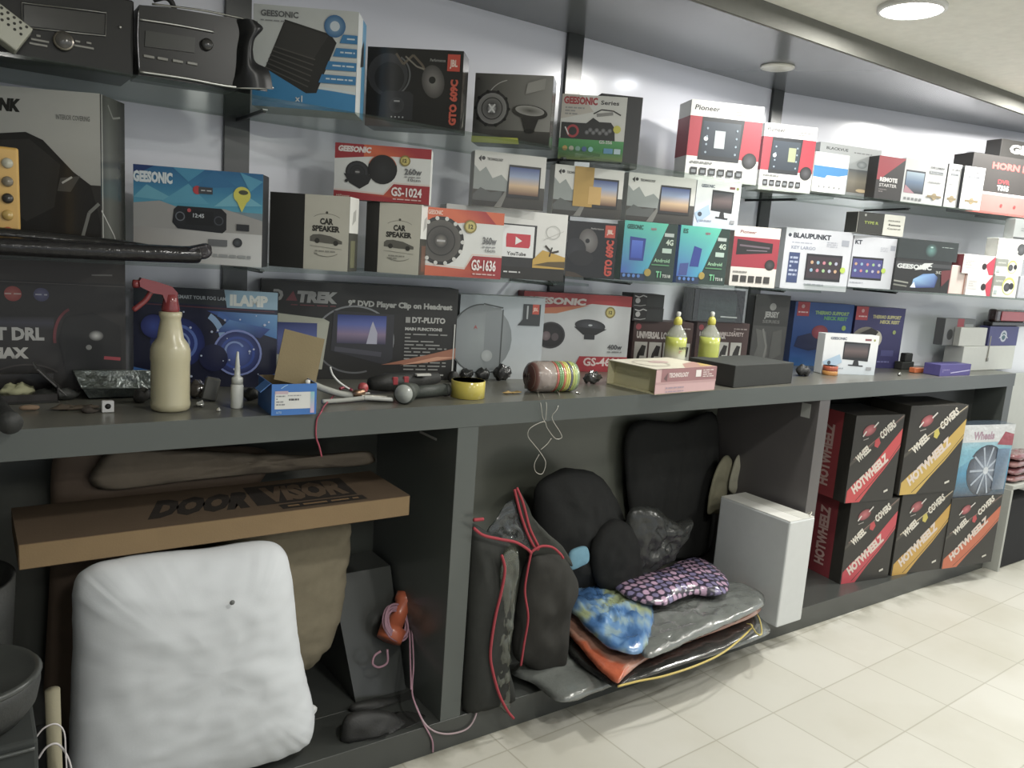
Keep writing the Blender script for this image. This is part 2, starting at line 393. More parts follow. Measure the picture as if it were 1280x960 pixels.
part('bottom_board', (-1.8, 1.93, .0), (2.70, 2.24, .09), c('3a3d3a'))
mb = MB(); q = [(2.70, 1.93), (3.95, 1.93), (2.70, 2.24)]; A = [(x, y-YC, .09) for x, y in q]; B = [(x, y-YC, 0) for x, y in q]
mb.face(A, c('3a3d3a')); mb.face(B[::-1], c('3a3d3a')); [mb.face([B[i], B[(i+1) % 3], A[(i+1) % 3], A[i]], c('3a3d3a')) for i in range(3)]; mb.build('bottom_board', 'laminate', cab)
part('divider', (1.07, YC+.001, .09), (1.135, 2.24, .938), c('4c524f'))
part('divider', (2.655, YC+.001, .09), (2.72, 2.24, .938), c('575353'))
part('end_panel', (4.15, YC+.001, .09), (4.215, 1.93, .938), c('4c514e'))
part('back_panel', (-1.8, 2.24, .0), (1.10, 2.285, .938), c('3a3e38'))
part('back_panel', (1.10, 2.24, .0), (2.70, 2.285, .938), c('66695c'))
mb = MB(); T = Matrix.Translation((2.70, 2.262-YC, 0)) @ Matrix.Rotation(-BEND, 4, 'Z'); mb.box((0, 0, 0), (1.6, .02, .938), c('303330'), M=T); mb.build('back_panel', 'laminate', cab)
# price tags stuck on the dividers
for (x0, x1, y0, y1, X) in ((525, 546, 538, 551, 1.07), (1003, 1012, 503, 523, 2.655)):
    a = onX(x0, y0, X); b_ = onX(x1, y1, X)
    mb = MB(); mb.box((X-.0012, min(a.y, b_.y), b_.z), (X-.0004, max(a.y, b_.y), a.z), c('a9aba6')); 
    tag(mb.build('paper_tag', 'card'), 'small pale paper tag on the side of the '+('left' if X < 2 else 'right')+' cabinet divider', 'tag')

# ================================================================ cartons
zt = lambda k: TOPZ[k][0]
LT, MT, RT, LB, MB_, RB = ZT['L'], ZT['M'], ZT['R'], ZB['L'], ZB['M'], ZB['R']
# ---- top shelf
def art(f):
    f.grad(0, .0, 1, 1, [c('dfe3e0'), c('d8dcd8'), c('cfd3d0')])
    f.poly([(0, 0), (1, 0), (1, .18), (.8, .2), (.55, .22), (.3, .35), (0, .37)], c('2f8fc8'))
    f.line([(0, .385), (.3, .365), (.55, .235), (.8, .215), (1, .195)], .02, c('d9e6ea'))
    f.poly([(.12, .38), (.30, .87), (.74, .76), (.80, .68), (.62, .17), (.52, .16)], c('2b2a28'))
    f.poly([(.30, .85), (.72, .745), (.58, .50), (.22, .60)], c('3a3936'))
    for i in range(6): f.line([(.20-.016*i, .60-.042*i), (.60-.012*i, .50-.055*i)], .012, c('57554f'))
    f.text('GEESONIC', .07, .89, .055, c('6a6c6d'), w=.36, b=.03); f.scribble(.07, .835, .3, .86, 1, c('9a9c9c'))
    f.ell(.78, .84, .11, c('2c6fa6'), c2=c('8fb9d8')); f.ell(.78, .84, .05, c('d7e3ec'))
    for i, w in enumerate((.14, .2, .27, .33)):
        y = .68-.135*i; f.poly([(.97-w, y), (1, y), (1, y+.085), (1-w, y+.085)], c('2f86bf')); f.scribble(1-w+.04, y+.03, .98, y+.06, 1, c('d5e4ee'), seed=i)
    f.text('x1', .42, .07, .06, WHT)
def sd(r, l): r.rect(0, 0, 1, 1, c('dfe4e4')); r.rect(0, 0, .55, 1, c('e4e8e8')); r.rect(.55, 0, 1, 1, c('4a9ccb')); r.poly([(.4, .5), (.8, .55), (.75, .82), (.5, .7)], c('2b2d30'))
carton('carton', 'large white and blue amplifier carton on the top shelf', 'box', 316, 446, 15, LT, .12, Y=1.945, yaw=-33, col=c('cfd6d6'), art=art, side=sd)
def jbl(f):
    f.rect(0, 0, 1, 1, c('181818')); f.ell(.22, .66, .27, c('3c3d40'), .27, c2=c('2a2b2d')); f.ell(.24, .62, .20, c('222224')); f.ring(.25, .66, .27, .02, c('67686a'), a0=-60, a1=60)
    f.line([(.30, .93), (.38, .80), (.48, .92), (.58, .80), (.64, .66)], .03, c('6b5f50')); f.line([(.40, .9), (.52, .78), (.6, .75)], .02, c('8a8276'))
    f.ell(.70, .60, .15, c('4b4846'), .21, 12, c2=c('8d8985')); f.ell(.69, .62, .045, c('1a1a1a'))
    f.poly([(.14, .10), (.16, .42), (.22, .46), (.46, .46), (.5, .42), (.5, .10)], c('2f3034')); f.ell(.33, .28, .10, c('3f4044'), c2=c('26262a')); f.text('-', .3, .3, .1, c('a9a9a9'), w=.06)
    for i in range(4): f.ell(.28+.04*i, .13, .010, c('b9b9b9'))
    f.poly([(.0, .0), (.3, .0), (.2, .10), (0, .13)], c('5a3b28')); f.rect(.84, .74, .97, .95, c('d8452c')); f.text('JBL', .865, .80, .08, c('f2d8c8'), w=.08, b=.04)
    f.text('Performance', .66, .85, .035, c('9a9a98'), w=.16)
    f.text('GTO 609C', .955, .06, .085, c('d4553a'), b=.06, rot=90)
def jbs(r, l): r.rect(0, 0, 1, 1, c('211f1d')); r.poly([(0, .1), (.4, .3), (.2, .5), (.5, .8), (0, .95)], c('4b4339')); r.poly([(.3, .05), (.6, .3), (.55, .1)], c('97958a'))
carton('carton', 'black speaker carton with torn side between amplifier and grey speaker cartons, top shelf', 'box', 458, 577, 64, LT, .09, Y=1.945, yaw=-40, col=c('1d1c1b'), art=jbl, side=jbs, mt='gloss')
def gs(f):
    f.grad(0, 0, 1, 1, [c('3e3d3a'), c('62615c'), c('84837e'), c('9c9b96')], True); f.grad(0, .0, 1, .2, [c('2e2d2b'), c('4a4946')])
    f.ring(.46, .58, .36, .012, c('b4b3af'), .34, 20, 80, 150); f.speaker(.24, .5, .26, rot=0, rim=c('20201f'), cone=c('8d8c8a'), cap=c('dddddd'))
    for i in range(10):
        a = 2*pi*i/10; f.ell(.24+.25*cos(a)*f.H/f.W, .5+.25*sin(a), .025, c('151515'))
    f.line([(.2, .56), (.28, .44)], .025, c('e0e0e0')); f.line([(.2, .44), (.28, .56)], .025, c('e0e0e0'))
    f.ell(.73, .47, .27, c('33322f'), .10, -6); f.ell(.73, .49, .22, c('a8a7a2'), .07, -6, c2=c('57564f')); f.poly([(.62, .40), (.85, .38), (.80, .2), (.68, .2)], c('2e2d2b')); f.ell(.74, .2, .08, c('1c1c1b'), .03)
    f.poly([(.66, .72), (.90, .80), (.91, .96), (.68, .88)], c('a5a49e')); f.text('JBL', .02, .90, .03, c('2b2b2a'))
    f.poly([(0, 0), (.62, .0), (.60, .09), (0, .09)], c('c6cc2a'))
carton('carton', 'grey speaker carton with yellow bottom stripe on the top shelf', 'box', 592, 689, 95, LT, .09, Y=1.945, yaw=-43, col=c('4c4b47'), art=gs, side=lambda r, l: (r.rect(0, 0, 1, 1, c('3f3e3b')), r.line([(.3, .05), (.35, .5), (.25, .95)], .02, c('b5b5b0'))), mt='gloss')
carton('carton', 'plain black carton half hidden behind the white and green one', 'box', 748, 800, 122, MT, .08, Y=2.03, yaw=-25, col=c('1d1e20'))
def gg(f):
    f.rect(0, 0, 1, 1, c('d9dad5')); f.poly([(0, .62), (.5, .75), (.3, 1), (0, 1)], c('c8c2b8')); f.text('GEESONIC', .03, .86, .10, c('b5333c'), w=.52, b=.05); f.text('Series', .6, .87, .06, c('2a2a2a'), w=.28)
    f.scribble(.06, .68, .4, .82, 3, c('9a9a98')); f.line([(.5, .72), (.62, .79), (.8, .78), (.92, .72)], .02, c('33332f')); f.line([(.55, .7), (.8, .74)], .05, c('8f8f8b'))
    f.grad(0, 0, 1, .32, [c('7c8a4a'), c('2f8f46'), c('46a457')]); f.poly([(.02, .32), (.86, .32), (.84, .52), (.78, .60), (.6, .60), (.5, .66), (.4, .57), (.02, .57)], c('232425'))
    f.ring(.2, .44, .10, .035, c('b4303a')); f.line([(.08, .5), (.14, .38)], .02, c('d7d7d7'))
    for i in range(8): f.ell(.42+.05*i, .43+.04*(i % 2), .035, c('505254'), c2=c('8a8c8e'))
    f.ell(.88, .50, .06, c('d6d030')); f.text('GS-356', .62, .27, .05, WHT, w=.2); f.rect(.7, .12, .84, .2, c('5b9cc8')); f.rect(.86, .12, .96, .2, c('bcd8e2'))
    for i, q in enumerate(('c8a04a', 'b7b7a2', '7fb0a0', '4a6aa0', '8fd0d0')): f.ell(.1+.1*i, .17, .04, c(q))
carton('carton', 'white and green carton with black side, rightmost of the first top shelf group', 'box', 700, 781, 122, MT, .055, Y=1.945, yaw=-38, col=c('1f2022'), art=gg, cols={'T': c('b8bcb6')})
def pio(f, s=0):
    f.rect(0, 0, 1, 1, c('e2e2de')); f.rect(0, .30, 1, .80, c('b3263a')); f.text('Pioneer', .05, .88, .06, c('3a3a3a'), w=.34, sh=.2)
    f.scribble(.62, .84, .95, .92, 2, c('9a9a98'), seed=s)
    f.poly([(.15, .26), (.72, .26), (.75, .80), (.17, .80)], c('23282e')); f.rect(.19, .32, .71, .75, [c('1e2a38'), c('26333f'), c('3f4a55'), c('2d3b4b')])
    f.rect(.36, .42, .50, .64, c('b9c3c6')) if s == 0 else f.rect(.5, .45, .64, .66, c('9aa07a')); f.ell(.24, .53, .03, c('cfd6da'))
    for i in range(4): f.ell(.25, .36+.1*i, .014, c('8fa0ad')); f.ell(.66, .36+.1*i, .014, c('8fa0ad'))
    f.ell(.87, .30, .10, c('18181a'), c2=c('55555a')); f.scribble(.06, .2, .8, .25, 1, c('8a8a88'))
    for i in range(6): f.rect(.07+.125*i, .07, .16+.125*i, .16, c('2c2d30')); f.rect(.08+.125*i, .09, .14+.125*i, .13, c('7d8286'))
pl = lambda r, l: l.rect(0, .3, 1, .8, c('9c2438'))
carton('carton', 'larger red and white stereo carton on the top shelf, left of its slightly smaller twin', 'box', 860, 950, 134, MT, .11, Y=1.955, yaw=-24, col=c('dcdcd8'), art=pio, side=pl)
carton('carton', 'red and white stereo carton next to the white and blue box, top shelf', 'box', 952, 1017, 160, MT, .10, Y=1.945, yaw=-24, col=c('dcdcd8'), art=lambda f: pio(f, 1), side=pl)
def a10(f): f.rect(0, 0, 1, 1, c('dfe2e0')); f.poly([(0, .38), (.4, .36), (1, .5), (1, .66), (0, .66)], c('2f86c4')); f.poly([(.3, .3), (.9, .34), (.85, .44), (.4, .44)], c('cfd8dc')); [f.ell(.2+.15*i, .14, .03, c('8d8f90')) for i in range(5)]
def a11(f): f.grad(0, 0, 1, 1, [c('8b8f90'), c('9aa0a1'), c('a9adae')]); f.text('BLACKVUE', .1, .88, .05, c('2d2f30'), w=.35); f.scribble(.55, .86, .9, .9, 1, c('6e7172')); f.ell(.7, .66, .13, c('7c8284'), .07, c2=c('aab0b2')); f.grad(.5, .1, .95, .56, [c('6b6257'), c('8a8474'), c('5c6165')]); f.ell(.74, .15, .14, c('cdb68d'), .035)
carton('carton', 'grey carton showing a small dark camera, behind the white and blue box', 'box', 1022, 1098, 177, RT, .06, R=.075, col=c('8b9091'), art=a11)
carton('carton', 'small white box with blue band in front of the grey camera carton', 'box', 1017, 1059, 189, RT, .055, R=.015, col=c('d5d8d6'), art=a10)
def a12(f): f.rect(0, 0, 1, 1, c('262425')); f.poly([(0, 1), (1, 1), (1, .98), (.1, .45), (0, .45)], c('9b2334')); f.text('REMOTE', .12, .42, .09, c('d8d6d4'), w=.66, b=.05); f.text('STARTER', .12, .30, .07, c('c8c6c4'), w=.66); f.scribble(.12, .16, .7, .26, 2, c('77706f'))
carton('carton', 'black and dark red remote starter box on the top shelf', 'box', 1096, 1129, 194, RT, .08, R=.02, col=c('222021'), art=a12)
def a13(f, s=0):
    f.rect(0, 0, 1, 1, c('c2c4c5') if s < 2 else c('eceeee')); 
    if s == 0: f.rect(.04, .22, .5, .74, c('343a44')); f.grad(.06, .26, .48, .7, [c('3a3f48'), c('5b7390'), c('9fb4c4')]); f.poly([(.04, .22), (.3, .22), (.06, .4)], c('a87a86')); [f.rect(.06+.09*i, .06, .12+.09*i, .12, c('777a7b')) for i in range(5)]
    x0 = .6 if s == 0 else .2; w = .34 if s == 0 else .66
    f.text('CAR CAMERA', x0, .84, .045, c('4c5054'), w=w); f.rect(x0, .72, x0+w, .79, c('a5aaae')); f.text('SYSTEM', x0+.03, .735, .035, c('50545a'), w=w*.8)
    f.scribble(x0, .5, x0+w, .56, 1, c('a2a4a5')); f.ell(x0+w*.5, .2, .08, c('9c8a66'), .08, n=12); f.line([(x0, .2), (x0+w, .2)], .05, c('8a7a58'))
carton('carton', 'pale grey carton with a dark car screen picture, top shelf', 'box', 1129, 1181, 197, RT, .09, R=.02, col=c('b2b4b5'), art=a13)
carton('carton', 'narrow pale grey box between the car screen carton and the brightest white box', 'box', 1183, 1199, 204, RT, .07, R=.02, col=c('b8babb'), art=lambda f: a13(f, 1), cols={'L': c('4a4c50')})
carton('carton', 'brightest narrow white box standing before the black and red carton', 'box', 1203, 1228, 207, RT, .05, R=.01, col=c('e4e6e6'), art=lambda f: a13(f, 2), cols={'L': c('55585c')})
def a16(f): f.rect(0, 0, 1, 1, c('2e2a29')); f.rect(0, 0, 1, .33, c('e0605a')); f.rect(0, .33, 1, .37, c('ecd8d4')); f.text('HORN PRO', .2, .78, .1, c('c9443e'), w=.5, b=.05); f.text('TS15', .28, .42, .08, WHT, w=.12, b=.04); f.text('DVR', .28, .53, .07, RED, w=.12); f.ell(.66, .58, .13, c('a89484'), .07, -10, c2=c('f4e6d8')); f.ell(.8, .50, .06, c('b03a34')); [f.ell(.35+.14*i, .16, .03, c('8a2c2c')) for i in range(4)]
carton('carton', 'wide black carton with coral red bottom band at the right end of the top shelf', 'box', 1212, 1330, 190, RT, .10, R=.07, col=c('2c2827'), art=a16)
carton('carton', 'tall black carton standing behind the black and red one, top shelf', 'box', 1245, 1350, 173, RT, .08, R=.18, col=c('2f2d2b'), art=lambda f: (f.text('GEESONIC', .1, .84, .1, c('d6d6d2'), w=.8, b=.05), f.text('pro', .1, .7, .06, c('b8b8b4'))))

# ---- lower shelf
def ink(f):
    f.grad(0, .4, 1, 1, [c('b4b4ae'), c('c4c4be'), c('c2c2bc')]); f.rect(0, 0, 1, .45, c('3a3835')); f.text('SINOINK', .20, .86, .065, c('23231f'), w=.33, b=.07, sh=.15); f.text('INTERIOR COVERING', .74, .83, .028, c('7d7e7a'), w=.2)
    f.poly([(.30, .60), (.4, .72), (.56, .74), (.66, .70), (.84, .52), (.94, .45), (.98, .3), (1, .2), (1, 0), (.3, 0)], c('2b2927')); f.poly([(.4, .68), (.58, .70), (.76, .56), (.72, .3), (.55, .2), (.42, .3)], c('3b3936'))
    f.poly([(.76, .48), (.88, .50), (.82, .40), (.74, .40)], c('55534f')); f.line([(.77, .45), (.83, .49)], .012, c('c9c9c4')); f.line([(.88, .1), (.93, .28), (.99, .34)], .02, c('8b8b86')); f.poly([(.0, .1), (.3, .05), (.95, .02), (1, 0), (0, 0)], c('4a4845'))
carton('carton', 'big pale carton picturing a dark car seat cover, left end of the lower shelf', 'box', -85, 126, 117, LB, .12, Y=1.99, yaw=-32, col=c('55544f'), art=ink, side=lambda r, l: (r.grad(0, 0, 1, 1, [c('3a3b37'), c('5a5d55'), c('4a4c46'), c('30312e')], True), r.line([(.06, 0), (.06, 1)], .012, c('a9aaa3')), r.line([(.3, .95), (.5, .88), (.8, .9)], .012, c('8a8c85')), r.line([(0, .3), (.5, .15), (.8, .0)], .01, c('b8b8b2'))), mt='gloss')
def mir(f):
    f.grad(0, 0, 1, .62, [c('cbd3d4'), c('c2b8b4'), c('8d8887'), c('6c94a6')]); f.grad(0, .58, 1, 1, [c('4aa7c4'), c('2a86b4'), c('1a6aa0')])
    for p, q in (([(.0, .66), (.1, .8), (.35, .64)], '62b2cc'), ([(.2, .62), (.42, .84), (.58, .64)], '4fa6c6'), ([(.46, .8), (.62, 1), (.8, .84)], '2474a8'), ([(.3, 1), (.42, .86), (.55, 1)], '3c98c0'), ([(.62, .62), (.8, .82), (1, .66)], '6ab8d0'), ([(.82, 1), (.9, .8), (1, .92)], '4aa0c4'), ([(0, .88), (.16, 1), (0, 1)], '153a7a')): f.poly(p, c(q))
    f.poly([(0, .6), (.2, .64), (.4, .56), (.7, .6), (1, .5), (1, .35), (0, .35)], c('a3a2a0')); f.rect(0, 0, 1, .35, [c('b9b4b2'), c('dadcdc'), c('cfd0d0'), c('a09c9a')])
    f.text('GEESONIC', -.0, .83, .10, c('dfeaf0'), w=.30, b=.06); f.ell(.49, .78, .045, c('c2323c')); f.rect(.5, .745, .61, .815, c('44484f')); f.scribble(.52, .77, .6, .79, 1, c('cfd3d6'))
    f.poly([(.30, .42), (.31, .56), (.34, .60), (.68, .60), (.72, .55), (.72, .38), (.69, .34), (.34, .36)], c('1d2027')); f.rect(.40, .41, .62, .56, c('12161c')); f.ring(.36, .49, .05, .012, c('6a6f78')); f.ring(.66, .47, .05, .012, c('4a4f58')); f.ell(.43, .56, .02, c('c24a50')); f.text('12:45', .46, .49, .04, c('cfd6dc'))
    f.ell(.84, .76, .09, c('d8d23a'), .09); f.poly([(.79, .72), (.89, .72), (.84, .58)], c('d8d23a')); f.ell(.85, .79, .05, c('4a4c3a'), .025)
    f.rect(.80, .38, .9, .45, c('2b2e34')); f.ell(.81, .25, .05, c('23262b'), c2=c('555a60')); f.rect(.58, .2, .73, .27, c('6e7074')); f.scribble(.62, .07, .92, .13, 1, c('9da0a2'))
carton('carton', 'blue sky carton picturing a rear-view mirror camera, lower shelf', 'box', 167, 328, 218, LB, .075, Y=1.955, yaw=-28, col=c('25282d'), art=mir, cols={'T': c('9fb0b4')})
def csp(f, x0):
    f.rect(0, 0, 1, 1, c('23221f')); f.rect(x0, 0, 1, 1, c('cfccbd')); m_ = (x0+1)/2; q = 1-x0
    f.ring(m_, .62, .24, .008, c('8d8b80'), .14, 0, 40, 140); f.ell(m_, .77, .018, c('55534c')); f.text('CAR', m_-.15*q, .615, .075, c('35342f'), w=.30*q, b=.05); f.text('SPEAKER', m_-.32*q, .52, .07, c('35342f'), w=.62*q, b=.05)
    f.poly([(m_-.36*q, .44), (m_-.3*q, .47), (m_-.15*q, .48), (m_+.1*q, .46), (m_+.36*q, .40), (m_+.36*q, .36), (m_, .36), (m_-.36*q, .38)], c('6a6860')); f.ell(m_-.2*q, .39, .035, c('3c3b36')); f.ell(m_+.22*q, .37, .035, c('3c3b36'))
    f.line([(m_-.36*q, .32), (m_+.36*q, .29)], .006, c('9d9b90')); f.ring(m_, .3, .22, .008, c('8d8b80'), .12, 0, 220, 320); f.scribble(m_-.24*q, .2, m_+.24*q, .27, 2, c('9d9b90'))
def css(q): return lambda r, l: (r.rect(0, 0, 1, 1, c('3a3a32')), r.rect(0, .52, 1, 1, c('dcdcd6')), r.poly([(.3, .62), (.7, .7), (.7, .85), (.4, .8)], c('a9a9a4')), r.rect(.2, .05, .7, .42, c(q)))
carton('carton', 'black and cream car speaker carton, left of the pair, beside the blue mirror camera carton', 'box', 337, 436, 246, LB, .075, Y=1.955, yaw=-41, col=c('26251f'), art=lambda f: csp(f, .44), side=css('6a6a4a'), key='cs1', cols={'T': c('3a3934')})
carton('carton', 'black and cream car speaker carton, right of the pair, beside the orange speaker carton', 'box', 457, 525, 256, LB, .08, Y=1.955, yaw=-44, col=c('26251f'), art=lambda f: csp(f, .24), side=css('6e4a38'), key='cs2')
def g10(f, n='GS-1024', two=True):
    R1, O1 = c('a8202c'), c('d8602e'); f.rect(0, 0, 1, 1, c('dcdedb'))
    f.poly([(0, .72), (.3, .78), (.55, .82), (1, .82), (1, 1), (0, 1)], R1 if two else O1); f.poly([(.3, .78), (.55, .82), (.9, .82), (.75, 1), (.3, 1)], [O1, O1, R1, R1, O1])
    f.poly([(0, 0), (1, 0), (1, .33), (.62, .33), (.52, .12), (0, .15)], [O1 if not two else R1, R1, R1, R1, c('c8502a'), O1 if not two else R1]); f.line([(0, .17), (.52, .14), (.61, .35), (1, .35)], .012, c('e8c8b8'))
    if two: f.text('GEESONIC', .03, .86, .09, c('eadfdc'), w=.34, b=.06, sh=.15); f.speaker(.24, .50, .22, .2, cone=c('3a3c40')); f.poly([(.1, .46), (.16, .3), (.27, .2), (.36, .3), (.4, .46)], c('26272a')); f.ell(.50, .58, .27, c('1c1c1e'), c2=c('2e2f31')); f.ring(.5, .58, .27, .012, c('c8602e'), a0=20, a1=160); f.ell(.13, .33, .03, c('2a2a2c')); f.text('HiPower', .03, .04, .04, c('d8b8a8'), w=.14)
    else: f.speaker(.20, .52, .36, rim=c('201f1e'), cone=c('57544f'), cap=c('8a857d')); [f.ell(.20+.335*cos(i*.45)*f.H/f.W, .52+.335*sin(i*.45), .03, c('cfcfca')) for i in range(14)]; f.text('GEESONIC', .02, .9, .06, c('f0d8c8'), w=.18)
    f.ell(.73 if two else .56, .76, .10, c('8a7a30'), n=14); f.ell(.73 if two else .56, .76, .075, c('c8b860'), n=14); f.text('12', .705 if two else .535, .73, .06, c('4a4420'), b=.05)
    f.text('260w' if two else '360w', .73, .52, .10, c('6a6c6e'), w=.18, b=.03); f.scribble(.73, .46, .9, .49, 1, c('8a8c8e')); f.text('10cm' if two else '16cm', .77, .40, .05, c('77797b'), w=.13)
    f.text(n, .60, .12, .15, c('f0e6e4'), w=.32, b=.03); f.scribble(.62, .04, .92, .08, 1, c('e0b8b4'))
zc2 = max(zt('cs1'), zt('cs2'))+.0005
carton('carton', 'dark red and white speaker carton stacked on the two car speaker boxes', 'box', 418, 538, 187, zc2, .06, Y=1.955, yaw=-33, col=c('dcdedb'), art=g10, cols={'T': c('8a2028'), 'D': c('8a2028')})
carton('carton', 'orange red and white speaker carton on the lower shelf, right of the car speaker pair', 'box', 531, 628, 267, LB, .045, Y=1.945, yaw=-14, col=c('dcdedb'), art=lambda f: g10(f, 'GS-1636', False), cols={'T': c('b0442c')})
def yt(f):
    f.rect(0, 0, 1, 1, c('d6d6d2')); f.rect(0, 0, 1, .18, c('23211f')); f.rect(.45, .18, .74, .80, c('2a2a2c')); f.rect(.46, .32, .72, .78, c('dfe0e0')); f.poly([(.49, .46), (.68, .46), (.69, .5), (.69, .66), (.49, .66), (.485, .6)], c('c8283c')); f.poly([(.565, .5), (.565, .62), (.62, .56)], WHT)
    f.text('YouTube', .5, .345, .05, c('2c2c2c'), w=.16); f.poly([(.72, .3), (.8, .45), (.92, .40), (1, .36), (1, .18), (.72, .18)], c('c29a2c')); f.poly([(.72, .22), (1, .2), (1, .3), (.85, .28)], c('5a4a2a')); f.line([(.82, .52), (.88, .42), (.94, .45)], .03, c('3a342c')); f.line([(.86, .36), (.88, .5)], .02, c('2a2622')); f.ring(.88, .72, .12, .01, c('b0b0ac'), .1); f.scribble(.48, .08, .62, .12, 1, c('cfcfcf')); f.line([(.8, .6), (.97, .75)], .008, c('b5b5b0'))
def jb2(f):
    f.rect(0, 0, 1, 1, c('171615')); f.ell(.42, .66, .17, c('5d5854'), .22, 14, c2=c('8d8a88')); f.ell(.40, .66, .04, c('161616')); f.ell(.16, .5, .2, c('262628'), c2=c('343436')); f.ell(.3, .35, .22, c('242220'), .14); f.poly([(0, 0), (.4, 0), (.2, .08), (0, .1)], c('4a3a26'))
    f.rect(.74, .74, .95, .96, c('cf4a30')); f.text('JBL', .78, .81, .07, c('f2d8c8'), w=.13, b=.04); f.text('Performance', .45, .87, .03, c('b0b0ae'), w=.26); f.text('GTO 609C', .93, .05, .12, c('d8452a'), w=.72, b=.06, rot=90)
YTK = carton('carton', 'white and black carton with a red play button screen, behind the orange speaker carton', 'box', 556, 707, 269, LB, .06, Y=2.02, yaw=-10, col=c('d6d6d2'), art=yt, key='yt')
carton('carton', 'black speaker carton with orange vertical lettering beside the teal cartons, lower shelf', 'box', 709, 770, 280, MB_, .06, Y=1.945, yaw=-30, col=c('1b1a19'), art=jb2, side=lambda r, l: (r.rect(0, 0, 1, 1, c('2f4a48')), r.rect(.3, .1, .7, .5, c('a9b0ae'))), mt='gloss', key='jb2')
def teal(f, s=0):
    f.rect(0, 0, 1, 1, c('22382f')); f.poly([(0, .1), (.0, 1), (.82, 1), (.46, .1)], [c('3a5ab0'), c('3ab0a0'), c('49c0a0'), c('2f9ac0')]); f.rect(.0, .0, .46, .12, c('22304a'))
    f.poly([(.14, .34), (.40, .34), (.42, .72), (.12, .74)] if s == 0 else [(.24, .3), (.42, .3), (.46, .62), (.30, .66)], c('263a8a')); f.grad(.16, .38, .37, .68, [c('2c4aa8'), c('4a6ac8')]) if s == 0 else f.poly([(.04, .14), (.2, .14), (.22, .36), (.05, .34)], c('3a4a8a'))
    f.text('GEESONIC' if s == 0 else 'ES', .05, .87, .07, c('1f5a50'), w=.3 if s == 0 else .1, b=.04); f.text('NEW', .5, .87, .04, c('b04a6a'), w=.1); f.rect(.76, .78, .94, .84, c('a9b5b0')); f.text('4G', .80, .64, .09, c('b8c8b8'), w=.14, b=.04); f.rect(.74, .5, .92, .58, c('a8c0b4')); f.text('Android', .60, .34, .06, c('8fc09a'), w=.3)
    f.line([(.56, .29), (.9, .29)], .02, c('4a8a5a')); f.text('T1', .66, .08, .1, c('6ac08a'), w=.1, b=.04); f.text('TS18', .78, .08, .05, c('c8d0c8'), w=.16); f.ell(.5, .15, .065, c('a08a2c')); [f.ell(.06+.09*i, .08, .03, c('4a7ac0')) for i in range(4)]
carton('carton', 'teal and dark green tablet stereo carton, left of the pair on the lower shelf', 'box', 778, 844, 281, MB_, .06, Y=1.945, yaw=-18, col=c('24382f'), art=teal, cols={'L': c('8fa8a0')}, mt='gloss', key='te1')
carton('carton', 'teal and dark green tablet stereo carton, right of the pair, beside a red stereo carton', 'box', 848, 909, 287, MB_, .06, Y=1.945, yaw=-10, col=c('5a7ac0'), art=lambda f: teal(f, 1), mt='gloss', key='te2')
def pi3(f):
    f.rect(0, 0, 1, 1, c('dcd6ce')); f.rect(0, .32, 1, .82, c('a32438')); f.text('Pioneer', .12, .88, .05, c('8a4a4a'), w=.35, sh=.2); f.poly([(.08, .52), (.86, .58), (.86, .74), (.08, .78)], c('1d1b1e')); f.line([(.14, .68), (.8, .66)], .03, c('6a5a66')); f.line([(.3, .6), (.75, .61)], .012, c('8a7a86')); f.ell(.84, .38, .09, c('1c1a1c'), c2=c('4a484a'))
    for i in range(5): f.rect(.06+.17*i, .07, .19+.17*i, .18, c('3c3a38')); f.scribble(.06, .22, .9, .26, 1, c('8a8884'))
carton('carton', 'red and cream single-slot stereo carton with a yellow striped side, lower shelf', 'box', 915, 972, 286, MB_, .09, Y=1.95, yaw=-26, col=c('b8ad9a'), art=pi3, side=lambda r, l: (r.rect(0, 0, 1, 1, c('2b2a22')), r.rect(0, .0, .5, .4, c('b89a3a'))))
def bp(f, s=0):
    f.rect(0, 0, 1, 1, c('cfd2da')); f.ell(.06, .88, .03, c('3a4050')) if s == 0 else None
    f.text('BLAUPUNKT', .11, .845, .075, c('2f3442'), w=.56, b=.05) if s == 0 else f.text('KT', .03, .845, .075, c('2f3442'), w=.16, b=.05)
    if s == 0: f.text('KEY LARGO', .1, .66, .05, c('8a92a8'), w=.36); f.scribble(.1, .75, .5, .78, 1, c('a0a6b8')); f.rect(.08, .1, .24, .6, c('3a4a78')); f.scribble(.1, .2, .22, .55, 5, c('aab4d0')); x0, x1 = .34, .88
    else: x0, x1 = .02, .72
    f.scribble(.62, .72, .78, .82, 3, c('b0b4c0'), seed=4); f.rect(.84, .76, .95, .86, c('a4a9b6')); f.rect(x0, .16, x1, .6, c('24262c')); f.rect(x0+.02, .2, x1-.02, .56, c('3a2f38') if s == 0 else c('4a4a8a'))
    for i in range(5):
        for j in range(2): f.ell(x0+.09+(x1-x0-.18)*i/4, .46-.13*j, .03, c(('c8a07a', '8ab0c8', 'c87a8a', '9ac08a', 'b0b0c8')[(i+j) % 5]), n=8)
    f.ell(x1+.02, .36, .05, c('b8d23a')); f.scribble(x0, .08, x1, .11, 1, c('a0a4b0'))
carton('carton', 'white and blue screen carton with a blue side panel, lower shelf before the wall bend', 'box', 979, 1062, 291, MB_, .10, Y=1.95, yaw=-22, col=c('d2d5dc'), art=bp, key='bl1')
carton('carton', 'white screen carton under the half black box, lower shelf', 'box', 1064, 1119, 299, RB, .09, R=.03, yaw=-10, col=c('d2d5dc'), art=lambda f: bp(f, 1), key='bl2')
zq = max(zt('bl1'), zt('bl2'))+.0005
